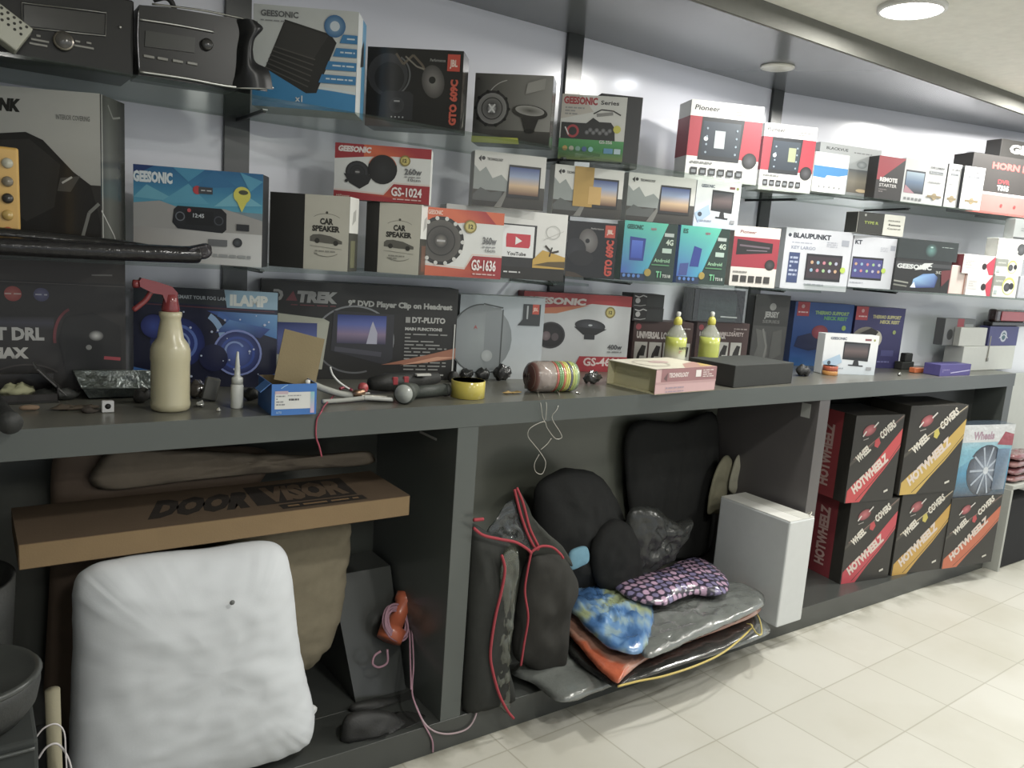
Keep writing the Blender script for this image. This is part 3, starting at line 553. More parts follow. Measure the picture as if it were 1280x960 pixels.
def a16b(f): f.rect(0, 0, 1, 1, c('cdccc2')); f.rect(0, 0, .55, 1, c('262722')); f.ell(.15, .86, .06, c('9a9a94')); f.text('TYPE R', .14, .46, .12, c('8a9a2a'), w=.3, b=.04); f.text('SERIES', .64, .68, .06, c('6a6a62'), w=.26); f.text('Remote', .66, .48, .08, c('4a4a44'), w=.26, b=.04); f.text('Control', .64, .30, .08, c('5a5a54'), w=.28)
carton('carton', 'half black half cream box stacked on the white screen cartons', 'box', 1072, 1130, 264, zq, .07, R=.04, col=c('c5c4ba'), art=a16b, cols={'L': c('23241f')})
def car(f):
    f.rect(0, 0, 1, 1, c('1c1e20')); f.rect(0, .78, 1, .9, c('3a3d40')); f.text('GEESONIC', .02, .70, .13, c('c8cccc'), w=.62, b=.05, sh=.1); f.poly([(.34, .66), (.5, .9), (.66, .92), (.52, .72)], c('c8ccca')); f.poly([(.32, .1), (.34, .38), (.5, .56), (.7, .6), (.78, .48), (.74, .16)], [c('3a4a8a'), c('8ab8e0'), c('5a86c0'), c('6a90c8'), c('2a3a6a'), c('2a3a7a')]); f.poly([(.3, .12), (.36, .3), (.4, .12)], c('dfe8f0')); f.line([(0, .3), (.26, .25)], .05, c('8a8c84')); f.line([(0, .18), (.24, .14)], .05, c('777970')); f.text('3D', .72, .6, .08, c('a8a8a0'), w=.14); f.poly([(.86, .2), (1, .5), (1, .75), (.82, .7)], c('6a2a30'))
carton('carton', 'black carton with a blue light burst picture at the right of the lower shelf', 'box', 1118, 1187, 322, RB, .08, R=.02, col=c('1c1e20'), art=car, key='car')
carton('carton', 'dark carton with a teal glow lying on the black light burst carton', 'box', 1123, 1197, 297, zt('car')+.0005, .09, R=.02, col=c('2f3a38'), art=lambda f: (f.rect(0, 0, 1, 1, c('28302f')), f.ell(.55, .5, .42, c('28302f'), .36, c2=c('5a8a84')), f.ell(.55, .66, .14, c('3a5a54'), .06, c2=c('b8dcd8')), f.scribble(.72, .68, .92, .74, 1, c('9aa8a4'))), mt='gloss')
carton('carton', 'pinkish white box half hidden behind the red and white boxes, lower shelf', 'box', 1186, 1213, 331, RB, .06, R=.03, col=c('d5c4bc'), art=lambda f: (f.rect(.7, 0, .86, 1, c('c8907a')), f.rect(0, 0, .06, 1, c('9a5a5a'))))
def rw(f): f.rect(0, 0, 1, 1, c('dfdddb')); f.poly([(.72, .5), (1, 1), (1, 0), (.86, 0)], c('c8304a')); f.ell(.68, .42, .17, c('3a2a2e'), c2=c('1c1a1c')); f.rect(.04, .3, .42, .8, c('cfcdcb')); f.scribble(.08, .4, .4, .7, 3, c('b8b4b2'))
carton('carton', 'red and white horn box, lower of the two stacked', 'box', 1208, 1239, 342, RB, .06, R=.02, col=c('d8c8c4'), art=rw, key='rw')
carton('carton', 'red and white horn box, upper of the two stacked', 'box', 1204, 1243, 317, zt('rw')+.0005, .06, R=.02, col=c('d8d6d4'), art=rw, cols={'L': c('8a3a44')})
def cm(f): f.rect(0, 0, 1, 1, c('d8d9d2')); f.rect(.0, .5, .45, .95, c('8f938a')); f.text('camera', .06, .68, .12, c('c8cac2'), w=.3); f.ell(.62, .52, .4, c('c8cf5a')); f.ell(.62, .48, .33, c('d8d9d2')); f.ell(.56, .46, .2, c('35363a'), c2=c('5a5c60')); f.ell(.74, .52, .15, c('2b2c30')); f.rect(.04, .14, .16, .3, c('a8b8b8'))
carton('carton', 'white camera box, lowest of the stack of three at the right edge', 'box', 1242, 1271, 343, RB, .06, R=.02, col=c('d5d6cf'), art=cm, key='c1')
carton('carton', 'white camera box, middle of the stack of three at the right edge', 'box', 1245, 1277, 322, zt('c1')+.0005, .06, R=.02, col=c('d5d6cf'), art=cm, key='c2')
carton('carton', 'white camera box on top of the stack of three at the right edge', 'box', 1247, 1296, 297, zt('c2')+.0005, .06, R=.03, col=c('d5d6cf'), art=lambda f: (f.ell(.6, .5, .3, c('3a3b3e'), c2=c('606266')), f.ell(.5, .36, .08, c('c8c8c4')), f.rect(.0, .0, .2, 1, c('c2c3bc'))), key='c3')
carton('carton', 'small pale grey box topmost over the camera boxes at the right edge', 'box', 1268, 1310, 273, zt('c3')+.0005, .05, R=.04, col=c('a9abad'), art=lambda f: (f.rect(0, 0, 1, .12, c('4a4c50')), f.scribble(.2, .4, .8, .6, 2, c('8a8c8e'))))
carton('carton', 'small blue and white box at the foot of the camera box stack', 'box', 1274, 1310, 345, RB, .05, R=.02, col=c('b8bcc4'), art=lambda f: f.ell(.5, .5, .25, c('3a3c44')))
# three cartons with a screen picture, lying on the boxes of the lower shelf
def scr(f, s=0):
    f.grad(0, 0, 1, .42, [c('2f2e2b'), c('4c4a45')]); f.rect(0, .42, 1, 1, c('cfcfca')); f.poly([(0, .3), (0, .74), (.08, .62), (.16, .72), (.26, .52), (.38, .6), (.5, .45), (.5, .3)], c('8f9694')); f.poly([(0, .2), (.1, .34), (.24, .26), (.4, .3), (.4, .1), (0, .1)], c('575b5a'))
    f.poly([(.05, .86), (.09, .92), (.09, .80)], BLK); f.ell(.12, .87, .035, BLK); f.text('TECHNOLOGY', .17, .84, .045, c('3a3a38'), w=.22, b=.03); f.poly([(.3, .0), (.44, .3), (.48, .3), (.4, 0)], c('7a7a75'))
    f.poly([(.46, .2), (.93, .2), (.93, .80), (.48, .80)], c('26272a')); f.grad(.49, .26, .91, .76, [c('6a4a3a'), c('d0b088'), c('8fa0c0'), c('3a4f8c')])
    if s == 1: f.rect(.28, .2, .56, 1, c('b58f32')); f.rect(.5, .26, .68, .62, c('c8a050'))
zy = zt('yt')+.0005; zj = zt('jb2')+.0005
carton('carton', 'white carton with a screen over a road, leftmost of three stacked on lower shelf boxes', 'box', 592, 681, 197, zy, .05, Y=1.975, yaw=-18, col=c('c8c8c3'), art=scr)
carton('carton', 'white carton with a screen over a road and an amber stripe, middle of three', 'box', 692, 778, 214, max(zy, zj), .05, Y=1.975, yaw=-18, col=c('c8c8c3'), art=lambda f: scr(f, 1))
carton('carton', 'white carton with a screen over a road, rightmost of three, above the teal cartons', 'box', 784, 868, 224, max(zt('te1'), zt('te2'))+.0005, .05, Y=1.975, yaw=-18, col=c('c8c8c3'), art=scr)
def tv(f, two=False): f.grad(0, 0, 1, 1, [c('c4cfd8'), c('dfe2e6'), c('e6e8e8')]); f.text('GEESONIC', .1, .86, .06, c('3a4a60'), w=.3, b=.04); f.rect(.74, .86, .86, .91, c('8a4a50')); f.ell(.92, .88, .03, c('9aa04a')); f.poly([(.36, .38), (.84, .34), (.85, .80), (.36, .82)], c('22242a')); f.grad(.38, .42, .82, .77, [c('2e2a2c'), c('6a5a5a'), c('3a4048')]); f.poly([(.56, .24), (.68, .24), (.66, .36), (.58, .36)], c('2a2c30')); f.line([(.48, .24), (.76, .22)], .03, c('2a2c30')); f.poly([(.0, .3), (.3, .5), (.36, .3), (.1, .1)], c('a8c4dc')); f.ell(.12, .28, .05, c('3f4a58')); f.scribble(.1, .12, .7, .18, 1, c('9aa4ae')); f.rect(.82, .12, .92, .2, c('9a9ca0'))
carton('carton', 'small white carton picturing a monitor on a stand, above the right teal carton', 'box', 869, 924, 230, max(zt('te1'), zt('te2'))+.0005, .05, Y=1.95, yaw=-22, col=c('d6dade'), art=tv)

# ---- on the worktop
ZW = 1.0005
def drl(f):
    f.rect(0, 0, 1, 1, c('2c2928')); f.rect(0, .82, 1, 1, c('3c3532')); f.line([(0, .81), (1, .80)], .006, c('5a5350')); f.line([(.82, .88), (.93, .885)], .012, c('7a7673')); f.ell(.42, .72, .055, c('a03a38'), c2=c('b86058')); f.ell(.56, .72, .05, c('4a4a70'), c2=c('686890')); f.scribble(.38, .71, .46, .73, 1, c('d0b0a8')); f.scribble(.53, .71, .59, .73, 1, c('b8b8c8'))
    f.grad(.3, .46, .62, .56, [c('2c2928'), c('3a3a48'), c('2c2928')]); f.text('LIGHT DRL', .14, .385, .085, c('b8b8b4'), w=.43, b=.05); f.text('MAX', .30, .25, .07, c('c8c6c0'), w=.19, b=.07)
    f.poly([(.68, .12), (.64, .4), (.68, .56), (.82, .60), (.97, .50), (.98, .12)], c('191818')); f.ring(.74, .40, .16, .02, c('7a3038'), .24, 0, 110, 190); f.ell(.84, .42, .05, c('4a4a48'), .04, c2=c('d8d8d4')); f.ell(.78+.02, .33, .02, c('a8a8a4')); f.line([(.88, .25), (.97, .24)], .025, c('b83a48')); f.ring(.45, .0, .3, .012, c('4a4442'), .2, 10, 30, 120)
carton('carton', 'large dark headlamp carton at the left end of the worktop', 'box', -95, 157, 326, ZW, .075, Y=2.14, yaw=-6, col=c('2c2928'), art=drl)
def il(f):
    f.rect(0, 0, 1, 1, c('171c3a')); f.rect(0, .84, 1, 1, c('232b33')); f.text('SMART YOUR FOG LAMP', .3, .89, .035, c('b0b8c0'), w=.35); f.poly([(.64, .82), (1, .82), (1, 1), (.62, 1)], c('8fb4cc')); f.text('ILAMP', .66, .85, .10, c('e2e6e0'), w=.27, b=.06); f.line([(.05, .82), (.98, .80)], .012, c('5a2a3a'))
    f.poly([(.5, .78), (1, .77), (1, .52), (.8, .6)], [c('2a4a9a'), c('6aa8dc'), c('4a8ad0'), c('3a6ac0')]); f.ell(.30, .44, .26, c('1a2866'), c2=c('3a50a8')); f.ring(.30, .44, .19, .03, c('5a78c8')); f.ring(.30, .44, .12, .02, c('8098d8')); f.ring(.42, .46, .30, .06, c('8fb4e0'), .34, 0, -60, 60); f.ring(.5, .42, .34, .05, c('3a6ab8'), .38, 0, -50, 70); f.ell(.72, .36, .24, c('1a2462'), c2=c('5a74c8')); f.ring(.72, .36, .17, .025, c('3c58b0')); f.ring(.70, .38, .10, .02, c('8aa4e0'), a0=30, a1=200); f.poly([(.56, .56), (.66, .70), (.95, .62), (.88, .52), (.7, .58)], [c('27408a'), c('5a90d0'), c('2a4aa0'), c('1c2c70'), c('3a62b0')]); f.ring(.72, .36, .24, .02, c('8898dc')); f.ell(.55, .3, .14, c('18204c')); f.poly([(0, .0), (.14, .0), (.14, .14), (0, .18)], c('3f7ac8')); f.rect(0, 0, .14, .03, c('b0d0e0')); f.poly([(.9, .1), (1, .16), (1, .0), (.88, 0)], c('2f6ad0'))
    rr = random.Random(3)
    for i in range(26): f.ell(rr.uniform(.15, .97), rr.uniform(.08, .76), rr.uniform(.006, .014), c('c8d4f0'), n=6)
    f.ell(.14, .6, .12, c('1c2870'), c2=c('3a50a8'))
carton('carton', 'blue fog lamp carton behind the spray bottle', 'box', 167, 346, 366, ZW, .05, Y=2.08, yaw=-21, col=c('1f2530'), art=il, mt='gloss')
def dv(f):
    f.rect(0, 0, 1, 1, c('161513')); f.text('D', .05, .80, .10, c('a4a4a2'), w=.05, b=.07, sh=.12); f.poly([(.115, .80), (.15, .90), (.17, .80)], c('7a2a34')); f.text('TREK', .165, .795, .10, c('a4a4a2'), w=.2, b=.07, sh=.12); f.scribble(.14, .75, .36, .77, 1, c('7a3038')); f.text('9" DVD Player Clip on Headrest', .42, .775, .055, c('b4b4b0'), w=.55, b=.05)
    f.ring(.46, .42, .42, .018, c('8a8c90'), .36, 0, -30, 150); f.ring(.46, .42, .42, .018, c('6a6c70'), .36, 0, 200, 290); f.poly([(-.0, .14), (.30, .1), (.33, .6), (.30, .63), (.02, .68)], c('b9baa8')); f.grad(.04, .25, .27, .58, [c('4a5080'), c('5a6ab0'), c('2a3a80')]); f.poly([(.34, .3), (.35, .72), (.66, .70), (.66, .22), (.62, .16)], c('2b2b33')); f.grad(.37, .38, .62, .68, [c('3a3a58'), c('8f7a9a'), c('5a6ab8'), c('1f3a90')])
    f.poly([(.52, .38), (.54, .56), (.55, .62), (.575, .5), (.575, .38)], c('b8b8cc')); f.line([(.36, .32), (.6, .27)], .05, c('4a4a56')); f.text('DT-PLUTO', .755, .625, .055, c('b8b8b4'), w=.18, b=.05); f.rect(.72, .62, .745, .68, c('9a9a96')); f.text('MAIN FUNCTIONS', .72, .54, .03, c('c0c0bc'), w=.2, b=.05); f.scribble(.72, .10, .95, .52, 11, c('9a9a96'), .35)
    f.poly([(.6, .16), (.85, .28), (1, .36), (1, .24), (.8, .18)], c('a8684a')); f.poly([(.7, .16), (.9, .26), (1, .26), (.85, .2)], c('d89a78')); f.scribble(.72, .04, .94, .075, 1, c('b0b0ac')); f.rect(.985, .0, .992, .62, c('c8c8c4'))
carton('carton', 'large black headrest player carton in the middle left of the worktop', 'box', 326, 570, 362, ZW, .10, Y=2.10, yaw=-14, col=c('1a1917'), art=dv)
def jw(f):
    f.grad(0, 0, 1, 1, [c('c2c9cd'), c('b9c1c8'), c('a2acb4')]); f.ell(.24, .48, .36, c('6a7276'), .40); f.rect(.22, .10, .48, .86, c('848b8e')); f.ell(.27, .48, .38, c('858c90'), .41, c2=c('9aa2a4')); f.rect(.3, .13, .5, .83, c('878e92')); f.ring(.27, .48, .40, .016, c('4c5254'), .42, 0, 90, 270); f.line([(.5, .12), (.5, .84)], .016, c('4c5254')); f.line([(.27, .9), (.5, .86)], .016, c('4c5254')); f.line([(.27, .06), (.5, .1)], .016, c('4c5254')); f.ell(.34, .28, .07, c('a6acae'), c2=c('b8bec0')); f.text('A', .17, .60, .04, c('b8484c'))
    f.rect(.74, .66, .95, .92, c('34393e')); f.poly([(.68, .66), (.76, .66), (.76, .76)], c('34393e')); f.rect(.85, .80, .93, .92, c('c0422e')); f.text('JBL', .855, .84, .04, c('e8c8b8'), w=.065); f.rect(.78, .74, .80, .9, c('a8acb0'))
carton('carton', 'white and grey carton picturing an oval speaker, right of the black player carton', 'box', 573, 678, 373, ZW, .07, Y=2.06, yaw=-15, col=c('b9c1c5'), art=jw, cols={'R': c('8a9094')})
def ges(f):
    f.rect(0, 0, 1, 1, c('cdd0d2')); f.poly([(0, .76), (.4, .80), (.62, .88), (1, .86), (1, 1), (0, 1)], c('b42a2e')); f.poly([(.0, .72), (.3, .74), (.6, .86), (.3, .82), (0, .78)], c('d0784a')); f.text('GEESONIC', .0, .86, .075, c('dcd2ce'), w=.56, b=.06, sh=.15); f.ell(.80, .78, .075, c('8a7a30'), n=14); f.ell(.80, .78, .055, c('c8b860'), n=14); f.text('12', .785, .76, .04, c('4a4420'), b=.05)
    f.ell(.62, .60, .22, c('22242a'), .08, -4, c2=c('4a4e56')); f.poly([(.47, .58), (.78, .56), (.68, .48), (.56, .48)], c('1e2024')); f.rect(.57, .42, .67, .48, c('2a2c32')); f.ell(.62, .605, .03, c('c8ccd0'), .012); f.ell(.26, .46, .20, c('1c1b1e'), .17, c2=c('2c2a2e')); f.ring(.26, .46, .20, .02, c('3a3a3e'), .17); f.ell(.22, .45, .06, c('6a5a5e'), c2=c('8a7a7e')); f.ell(.3, .44, .05, c('5a5054'))
    f.text('400w', .80, .30, .06, c('5a5c60'), w=.14, b=.03); f.scribble(.8, .25, .94, .28, 1, c('8a8c8e')); f.poly([(.48, .0), (.54, .2), (1, .2), (1, 0)], c('b42a3a')); f.text('GS-4600', .58, .08, .10, c('e8d4d4'), w=.36, b=.03)
carton('carton', 'large red and white oval speaker carton on the worktop behind the striped jar', 'box', 652, 786, 371, ZW, .07, Y=2.14, yaw=-14, col=c('8a2a30'), art=ges, cols={'R': c('a02c34'), 'T': c('5a2226')})
def uni(f, s=0):
    f.rect(0, 0, 1, 1, c('4a3230')); f.ell(.08, .88, .06, c('a8404a')); f.text('UNIVERSAL LOCK', .06, .66, .12, c('d0c8c4'), w=.62 if s == 0 else .5, b=.06)
    for i in range(4 if s == 0 else 2):
        x = .04+.24*i if s == 0 else .42+.25*i; f.rect(x, .08, x+.21, .58, c('c8c6c0')); f.poly([(x+.03, .12), (x+.06, .35), (x+.12, .52), (x+.19, .5), (x+.17, .3), (x+.1, .3), (x+.07, .12)], c('2a2624'))
    f.scribble(.7, .8, .95, .9, 2, c('a89a96'))
UD = dict(mt='card')
carton('carton', 'brown carton with plier pictures behind the left yellow topped bottle', 'box', 790, 864, 404, ZW, .10, Y=2.10, yaw=-18, col=c('4a3230'), art=uni, key='u1')
carton('carton', 'brown carton behind the right yellow topped bottle', 'box', 869, 934, 405, ZW, .10, Y=2.11, yaw=-18, col=c('54393a'), art=lambda f: (uni(f, 1), f.text('WORLDSAFETY', .4, .72, .08, c('c8b8b4'), w=.5, b=.04)), key='u2')
def fb(f): f.rect(0, 0, 1, 1, c('1c1c1c')); f.rect(.45, .1, .98, .9, c('2b2e2d')); f.line([(.05, .85), (.2, .75), (.32, .9), (.44, .8)], .08, c('c8c8c8')); f.ell(.16, .5, .2, c('c0c0c0')); f.line([(.05, .15), (.25, .12), (.42, .2)], .06, c('a8a8a8'))
ob, w_, h_ = carton('carton', 'flat black box, lower of two, on the left brown carton', 'box', 791, 829, 386, zt('u1')+.0005, .09, Y=2.125, yaw=-15, col=c('1e1e1e'), art=fb, key='fb')
carton('carton', 'flat black box, upper of two, on the left brown carton', 'box', 791, 830, 369, zt('fb')+.0005, .09, Y=2.125, yaw=-15, col=c('1e1e1e'), art=fb)
carton('carton', 'black box with painted green sheen leaning on top of the right brown carton', 'box', 867, 930, 364, zt('u2')+.0005, .08, Y=2.12, yaw=-15, col=c('1c211f'), mt='wrap', art=lambda f: (f.grad(.1, .05, .85, .95, [c('2a3a36'), c('3a4a46'), c('2a3230')]), f.line([(.55, .18), (.88, .17)], .04, c('c8d0cc')), f.poly([(.8, 1), (1, 1), (1, 0)], c('151615'))))  # green sheen and pale highlight line are painted into the front colours
def jer(f): f.rect(0, 0, 1, 1, c('2b2b2a')); f.rect(.02, .02, .98, .58, c('3e3e3d')); f.ell(.52, .84, .05, c('8a8a88')); f.text('JERSEY', .3, .70, .07, c('8f8f8d'), w=.42, b=.05); f.text('SERIES', .26, .62, .04, c('6a6a68'), w=.5); f.poly([(.06, .04), (.2, .3), (.1, .54), (.4, .5), (.5, .2), (.38, .04)], c('565654')); f.poly([(.55, .1), (.6, .5), (.85, .54), (.9, .2)], c('4c4c4a')); f.line([(.7, .06), (.9, .05)], .02, c('9a9a98')); f.line([(.3, .54), (.45, .3), (.4, .1)], .03, c('6f6f6c'))
carton('carton', 'dark charcoal packet with rounded top beside the blue cartons', 'box', 940, 983, 370, ZW, .06, Y=2.09, yaw=-18, col=c('2b2b2a'), art=jer, bev=.008)
def blu(f, s=0):
    f.rect(0, 0, 1, 1, c('1f4f98') if s == 0 else c('33306a')); f.rect(.04 if s == 0 else .0, .78, .24, 1, c('b8303a')); f.scribble(.06, .82, .22, .86, 1, c('e8c8c8')); f.ell(.13, .93, .03, c('d8a8a8')); f.text('THERMO SUPPORT', .34, .82, .05, c('8fb870') if s == 0 else c('b8b078'), w=.58, b=.06, sh=.1); f.text('NECK REST', .5, .74, .05, c('5aa868') if s == 0 else c('b8b078'), w=.40, b=.06, sh=.1)
    if s == 0: f.poly([(.05, .30), (.1, .46), (.3, .52), (.5, .40), (.52, .28), (.3, .24)], c('1f2c5a')); f.ell(.46, .54, .15, c('8a2c40'), .11, c2=c('b8485a')); f.ell(.86, .62, .04, c('98c040')); f.grad(0, 0, 1, .22, [c('2f6fb8'), c('1f4f98')])
    else: f.ell(.22, .5, .26, c('8a8578'), .17, 10, c2=c('4a443c')); f.ell(.45, .48, .14, c('c8c2b0')); f.poly([(.1, .55), (.34, .66), (.5, .6), (.4, .48)], c('2a2622')); f.ell(.82, .60, .035, c('98a858')); f.rect(.6, .2, .86, .3, c('4a4a88')); f.scribble(.5, .08, .9, .13, 1, c('7070a8'))
carton('carton', 'bright blue carton with red logo square behind the small white carton', 'box', 990, 1063, 381, ZW, .07, Y=2.08, yaw=-18, col=c('1f3f78'), art=blu)
carton('carton', 'dark violet carton picturing a neck pillow, right of the bright blue one', 'box', 1066, 1127, 386, ZW, .07, Y=2.0, yaw=-14, col=c('302d60'), art=lambda f: blu(f, 1))
carton('carton', 'small white carton picturing a monitor, standing in front of the blue cartons', 'box', 1029, 1096, 420, ZW, .05, Y=1.87, yaw=-20, col=c('d6dade'), art=tv)
def pur(f): f.rect(0, 0, 1, 1, c('4a3f8a')); f.line([(.35, .25), (.98, .45)], .08, c('b8b4d8')); f.scribble(.08, .3, .3, .6, 2, c('8a80b8'))
carton('carton', 'flat violet box lying near the right end of the worktop', 'box', 1175, 1213, 455, ZW, .075, Y=1.775, yaw=-2, col=c('4b4488'), art=pur)
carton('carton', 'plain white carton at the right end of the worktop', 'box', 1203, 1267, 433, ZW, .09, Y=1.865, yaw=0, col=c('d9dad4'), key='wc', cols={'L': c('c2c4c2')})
carton('carton', 'small grey and red box on the white carton', 'box', 1180, 1217, 399, zt('wc')+.0005, .045, Y=1.90, yaw=-2, col=c('6a6c6e'), art=lambda f: (f.rect(0, 0, 1, 1, c('77797b')), f.rect(.4, .0, .62, 1, c('b03a48')), f.ell(.2, .4, .2, c('2a2c2e')), f.rect(.66, .2, .95, .8, c('a8aaac'))), key='gr')
carton('carton', 'small plain white box on the white carton, between the grey and violet ones', 'box', 1200, 1233, 410, zt('wc')+.0005, .03, Y=1.867, yaw=-2, col=c('d5d6d0'))
carton('carton', 'small violet box with a round white emblem on the white carton', 'box', 1236, 1272, 408, zt('wc')+.0005, .05, Y=1.87, yaw=0, col=c('4a4a86'), art=lambda f: (f.rect(0, 0, 1, 1, c('4a4c8a')), f.ell(.5, .5, .36, c('c8ccdc'), .3), f.ell(.5, .5, .2, c('3a6a7a')), f.line([(.35, .4), (.5, .6), (.65, .4)], .05, c('dfe4ea'))), key='vi')
carton('carton', 'matte black flat box on the front of the worktop', 'box', 918, 991, 457, ZW, .20, Y=1.775, yaw=4, col=c('2b2d2b'), mt='matte', cols={'T': c('343735')})
# wheel cover cartons under the worktop
def whl(a_, b_):
    def fn(f):
        f.rect(0, 0, 1, 1, c('2b2822')); f.poly([(.0, .46), (.98, 1), (1, 1), (1, .97), (.0, .42)], c('4a463c')); f.line([(.06, .50), (.98, .985)], .012, c('c8b89a') if b_ else c('8a6a62'))
        for q, cc, k in ((0, a_, 0), ): pass
        f.poly([(.02, 0), (.30, .0), (.52, .2), (.72, .36), (1, .62), (1, .84), (.62, .54), (.4, .36), (.16, .24), (.02, .14)], c(a_)); f.line([(.22, .02), (.5, .22), (.75, .42), (1, .66)], .008, c('2b2822'))
        f.text('HOTWHEELZ', .17, .10, .10, c('d8c8bc'), w=.80, b=.06, rot=39 if True else 0); f.text('WHEEL', .16, .46, .085, c('dcd6c8'), w=.3, b=.05, rot=40); f.ell(.50, .68, .05, c('c03a40') if not b_ else c('c8b83a'), .06, n=5); f.text('COVERS', .58, .72, .085, c('dcd6c8'), w=.34, b=.05, rot=38)
        f.ell(.30, .83, .10, c('8a3a40'), .06, 20, c2=c('c86a6e')); f.line([(.18, .76), (.24, .82)], .018, c('d8d4cc')); f.line([(.38, .86), (.46, .92)], .018, c('d8d4cc')); f.line([(.2, .72), (.3, .74)], .01, c('a8a49c')); f.line([(.78, .10), (.86, .12)], .025, c('d0ccc0'))
    return fn
def wsd(a_): return lambda r, l: (l.rect(0, 0, .74, 1, c(a_)), l.rect(.74, 0, 1, 1, c('2b2822')), l.text('HOTWHEELZ', .56, .12, .13, c('c8a49c'), w=.72*l.H/l.W, b=.05, rot=90))
zb = .0905
carton('wheel_cover_carton', 'black and red wheel cover carton, bottom left of the four in the cabinet', 'box', 1057, 1117, 622, zb, .24, Y=1.785, yaw=-10, col=c('2b2822'), art=whl('c83a48', 0), side=wsd('8a2430'), key='w1')
carton('wheel_cover_carton', 'black and red wheel cover carton, on the bottom left one', 'box', 1063, 1123, 518, zt('w1')+.001, .24, Y=1.785, yaw=-10, col=c('2b2822'), art=whl('c83a3e', 0), side=wsd('9a2c34'))
carton('wheel_cover_carton', 'black and yellow wheel cover carton in the bottom row', 'box', 1121, 1184, 612, zb, .21, Y=1.73, yaw=-10, col=c('2b2822'), art=whl('c89a2c', 1), key='w2')
carton('wheel_cover_carton', 'black and yellow wheel cover carton in the upper row, under the worktop', 'box', 1131, 1202, 506, zt('w2')+.001, .21, Y=1.72, yaw=-10, col=c('2b2822'), art=whl('c8a43a', 1))
carton('wheel_cover_carton', 'black and orange wheel cover carton at the right end of the bottom row', 'box', 1183, 1246, 618, zb, .20, Y=1.665, yaw=-10, col=c('2b2822'), art=whl('c8643a', 0), key='w3')
def rim(f):
    f.rect(0, 0, 1, 1, c('5a7a9a')); f.grad(0, 0, 1, 1, [c('3a4658'), c('3a90b8'), c('7ab8cc'), c('cfd4d8')]); f.rect(0, .76, 1, 1, c('cfd2d4')); f.text('Wheels', .22, .80, .10, c('a88a9a'), w=.4, b=.05); f.poly([(.7, .72), (.82, .9), (1, .86), (1, .7)], c('a03a4a')); f.ell(.55, .36, .36, c('2a3444'), c2=c('8a98ac')); f.poly([(0, .4), (.3, .55), (0, .6)], c('6ab0c8'))
    for i in range(10): a = 2*pi*i/10; f.line([(.55, .36), (.55+.34*cos(a)*f.H/f.W*.9, .36+.34*sin(a))], .03, c('a8b4c4'))
    f.ell(.55, .36, .05, c('c8d0d8')); f.rect(.72, .08, .96, .66, [c('4a5a70'), c('8a98a8'), c('6a8aa8'), c('5a7a98')])
carton('wheel_cover_carton', 'shrink-wrapped blue and silver wheel rim carton on the black and orange one', 'box', 1197, 1262, 530, zt('w3')+.001, .09, Y=1.665, yaw=-12, col=c('4a5a6a'), art=rim, mt='wrap')

# ================================================================ things that are not cartons
class Assy:
    "a thing whose parts are given in world coordinates"
    def __init__(s, name, label, cat, loc, group=None): s.L = Vector(loc); s.t = thing(name, label, cat, s.L, 0, group)
    def add(s, mb, name, mt='plastic', parent=None, label=None, kind=None):
        mb.v = [tuple(Vector(p)-s.L) for p in mb.v]; o = mb.build(name, mt, parent or s.t)
        if label: o['label'] = label
        if kind: o['kind'] = kind
        return o
def single(mb, name, label, cat, mt='plastic', group=None):
    xs = [p[0] for p in mb.v]; ys = [p[1] for p in mb.v]; zs = [p[2] for p in mb.v]
    L_ = Vector(((min(xs)+max(xs))/2, (min(ys)+max(ys))/2, min(zs))); mb.v = [tuple(Vector(p)-L_) for p in mb.v]
    return tag(mb.build(name, mt, loc=L_), label, cat, group)
def pyY(pts, Y): return [onY(x, y, Y) for x, y in pts]
def pyZ(pts, Z): return [onZ(x, y, Z) for x, y in pts]
def pxprism(mb, pts, Y, dep, col, cols=None): mb.prism([(p.x, p.z) for p in pyY(pts, Y)], Y, Y+dep, col, cols=cols)
def smooth(pts, n, closed=True):
    "Catmull-Rom through the points"
    k = len(pts); out = []; seg = k if closed else k-1
    for i in range(seg):
        g = (lambda q: pts[q % k]) if closed else (lambda q: pts[min(max(q, 0), k-1)])
        a, b_, c_, d_ = g(i-1), g(i), g(i+1), g(i+2)
        for j in range(n):
            t = j/n; out.append(((b_*2)+(c_-a)*t+(a*2-b_*5+c_*4-d_)*t*t+(-a+b_*3-c_*3+d_)*t*t*t)*.5)
    if not closed: out.append(pts[-1].copy())
    return out
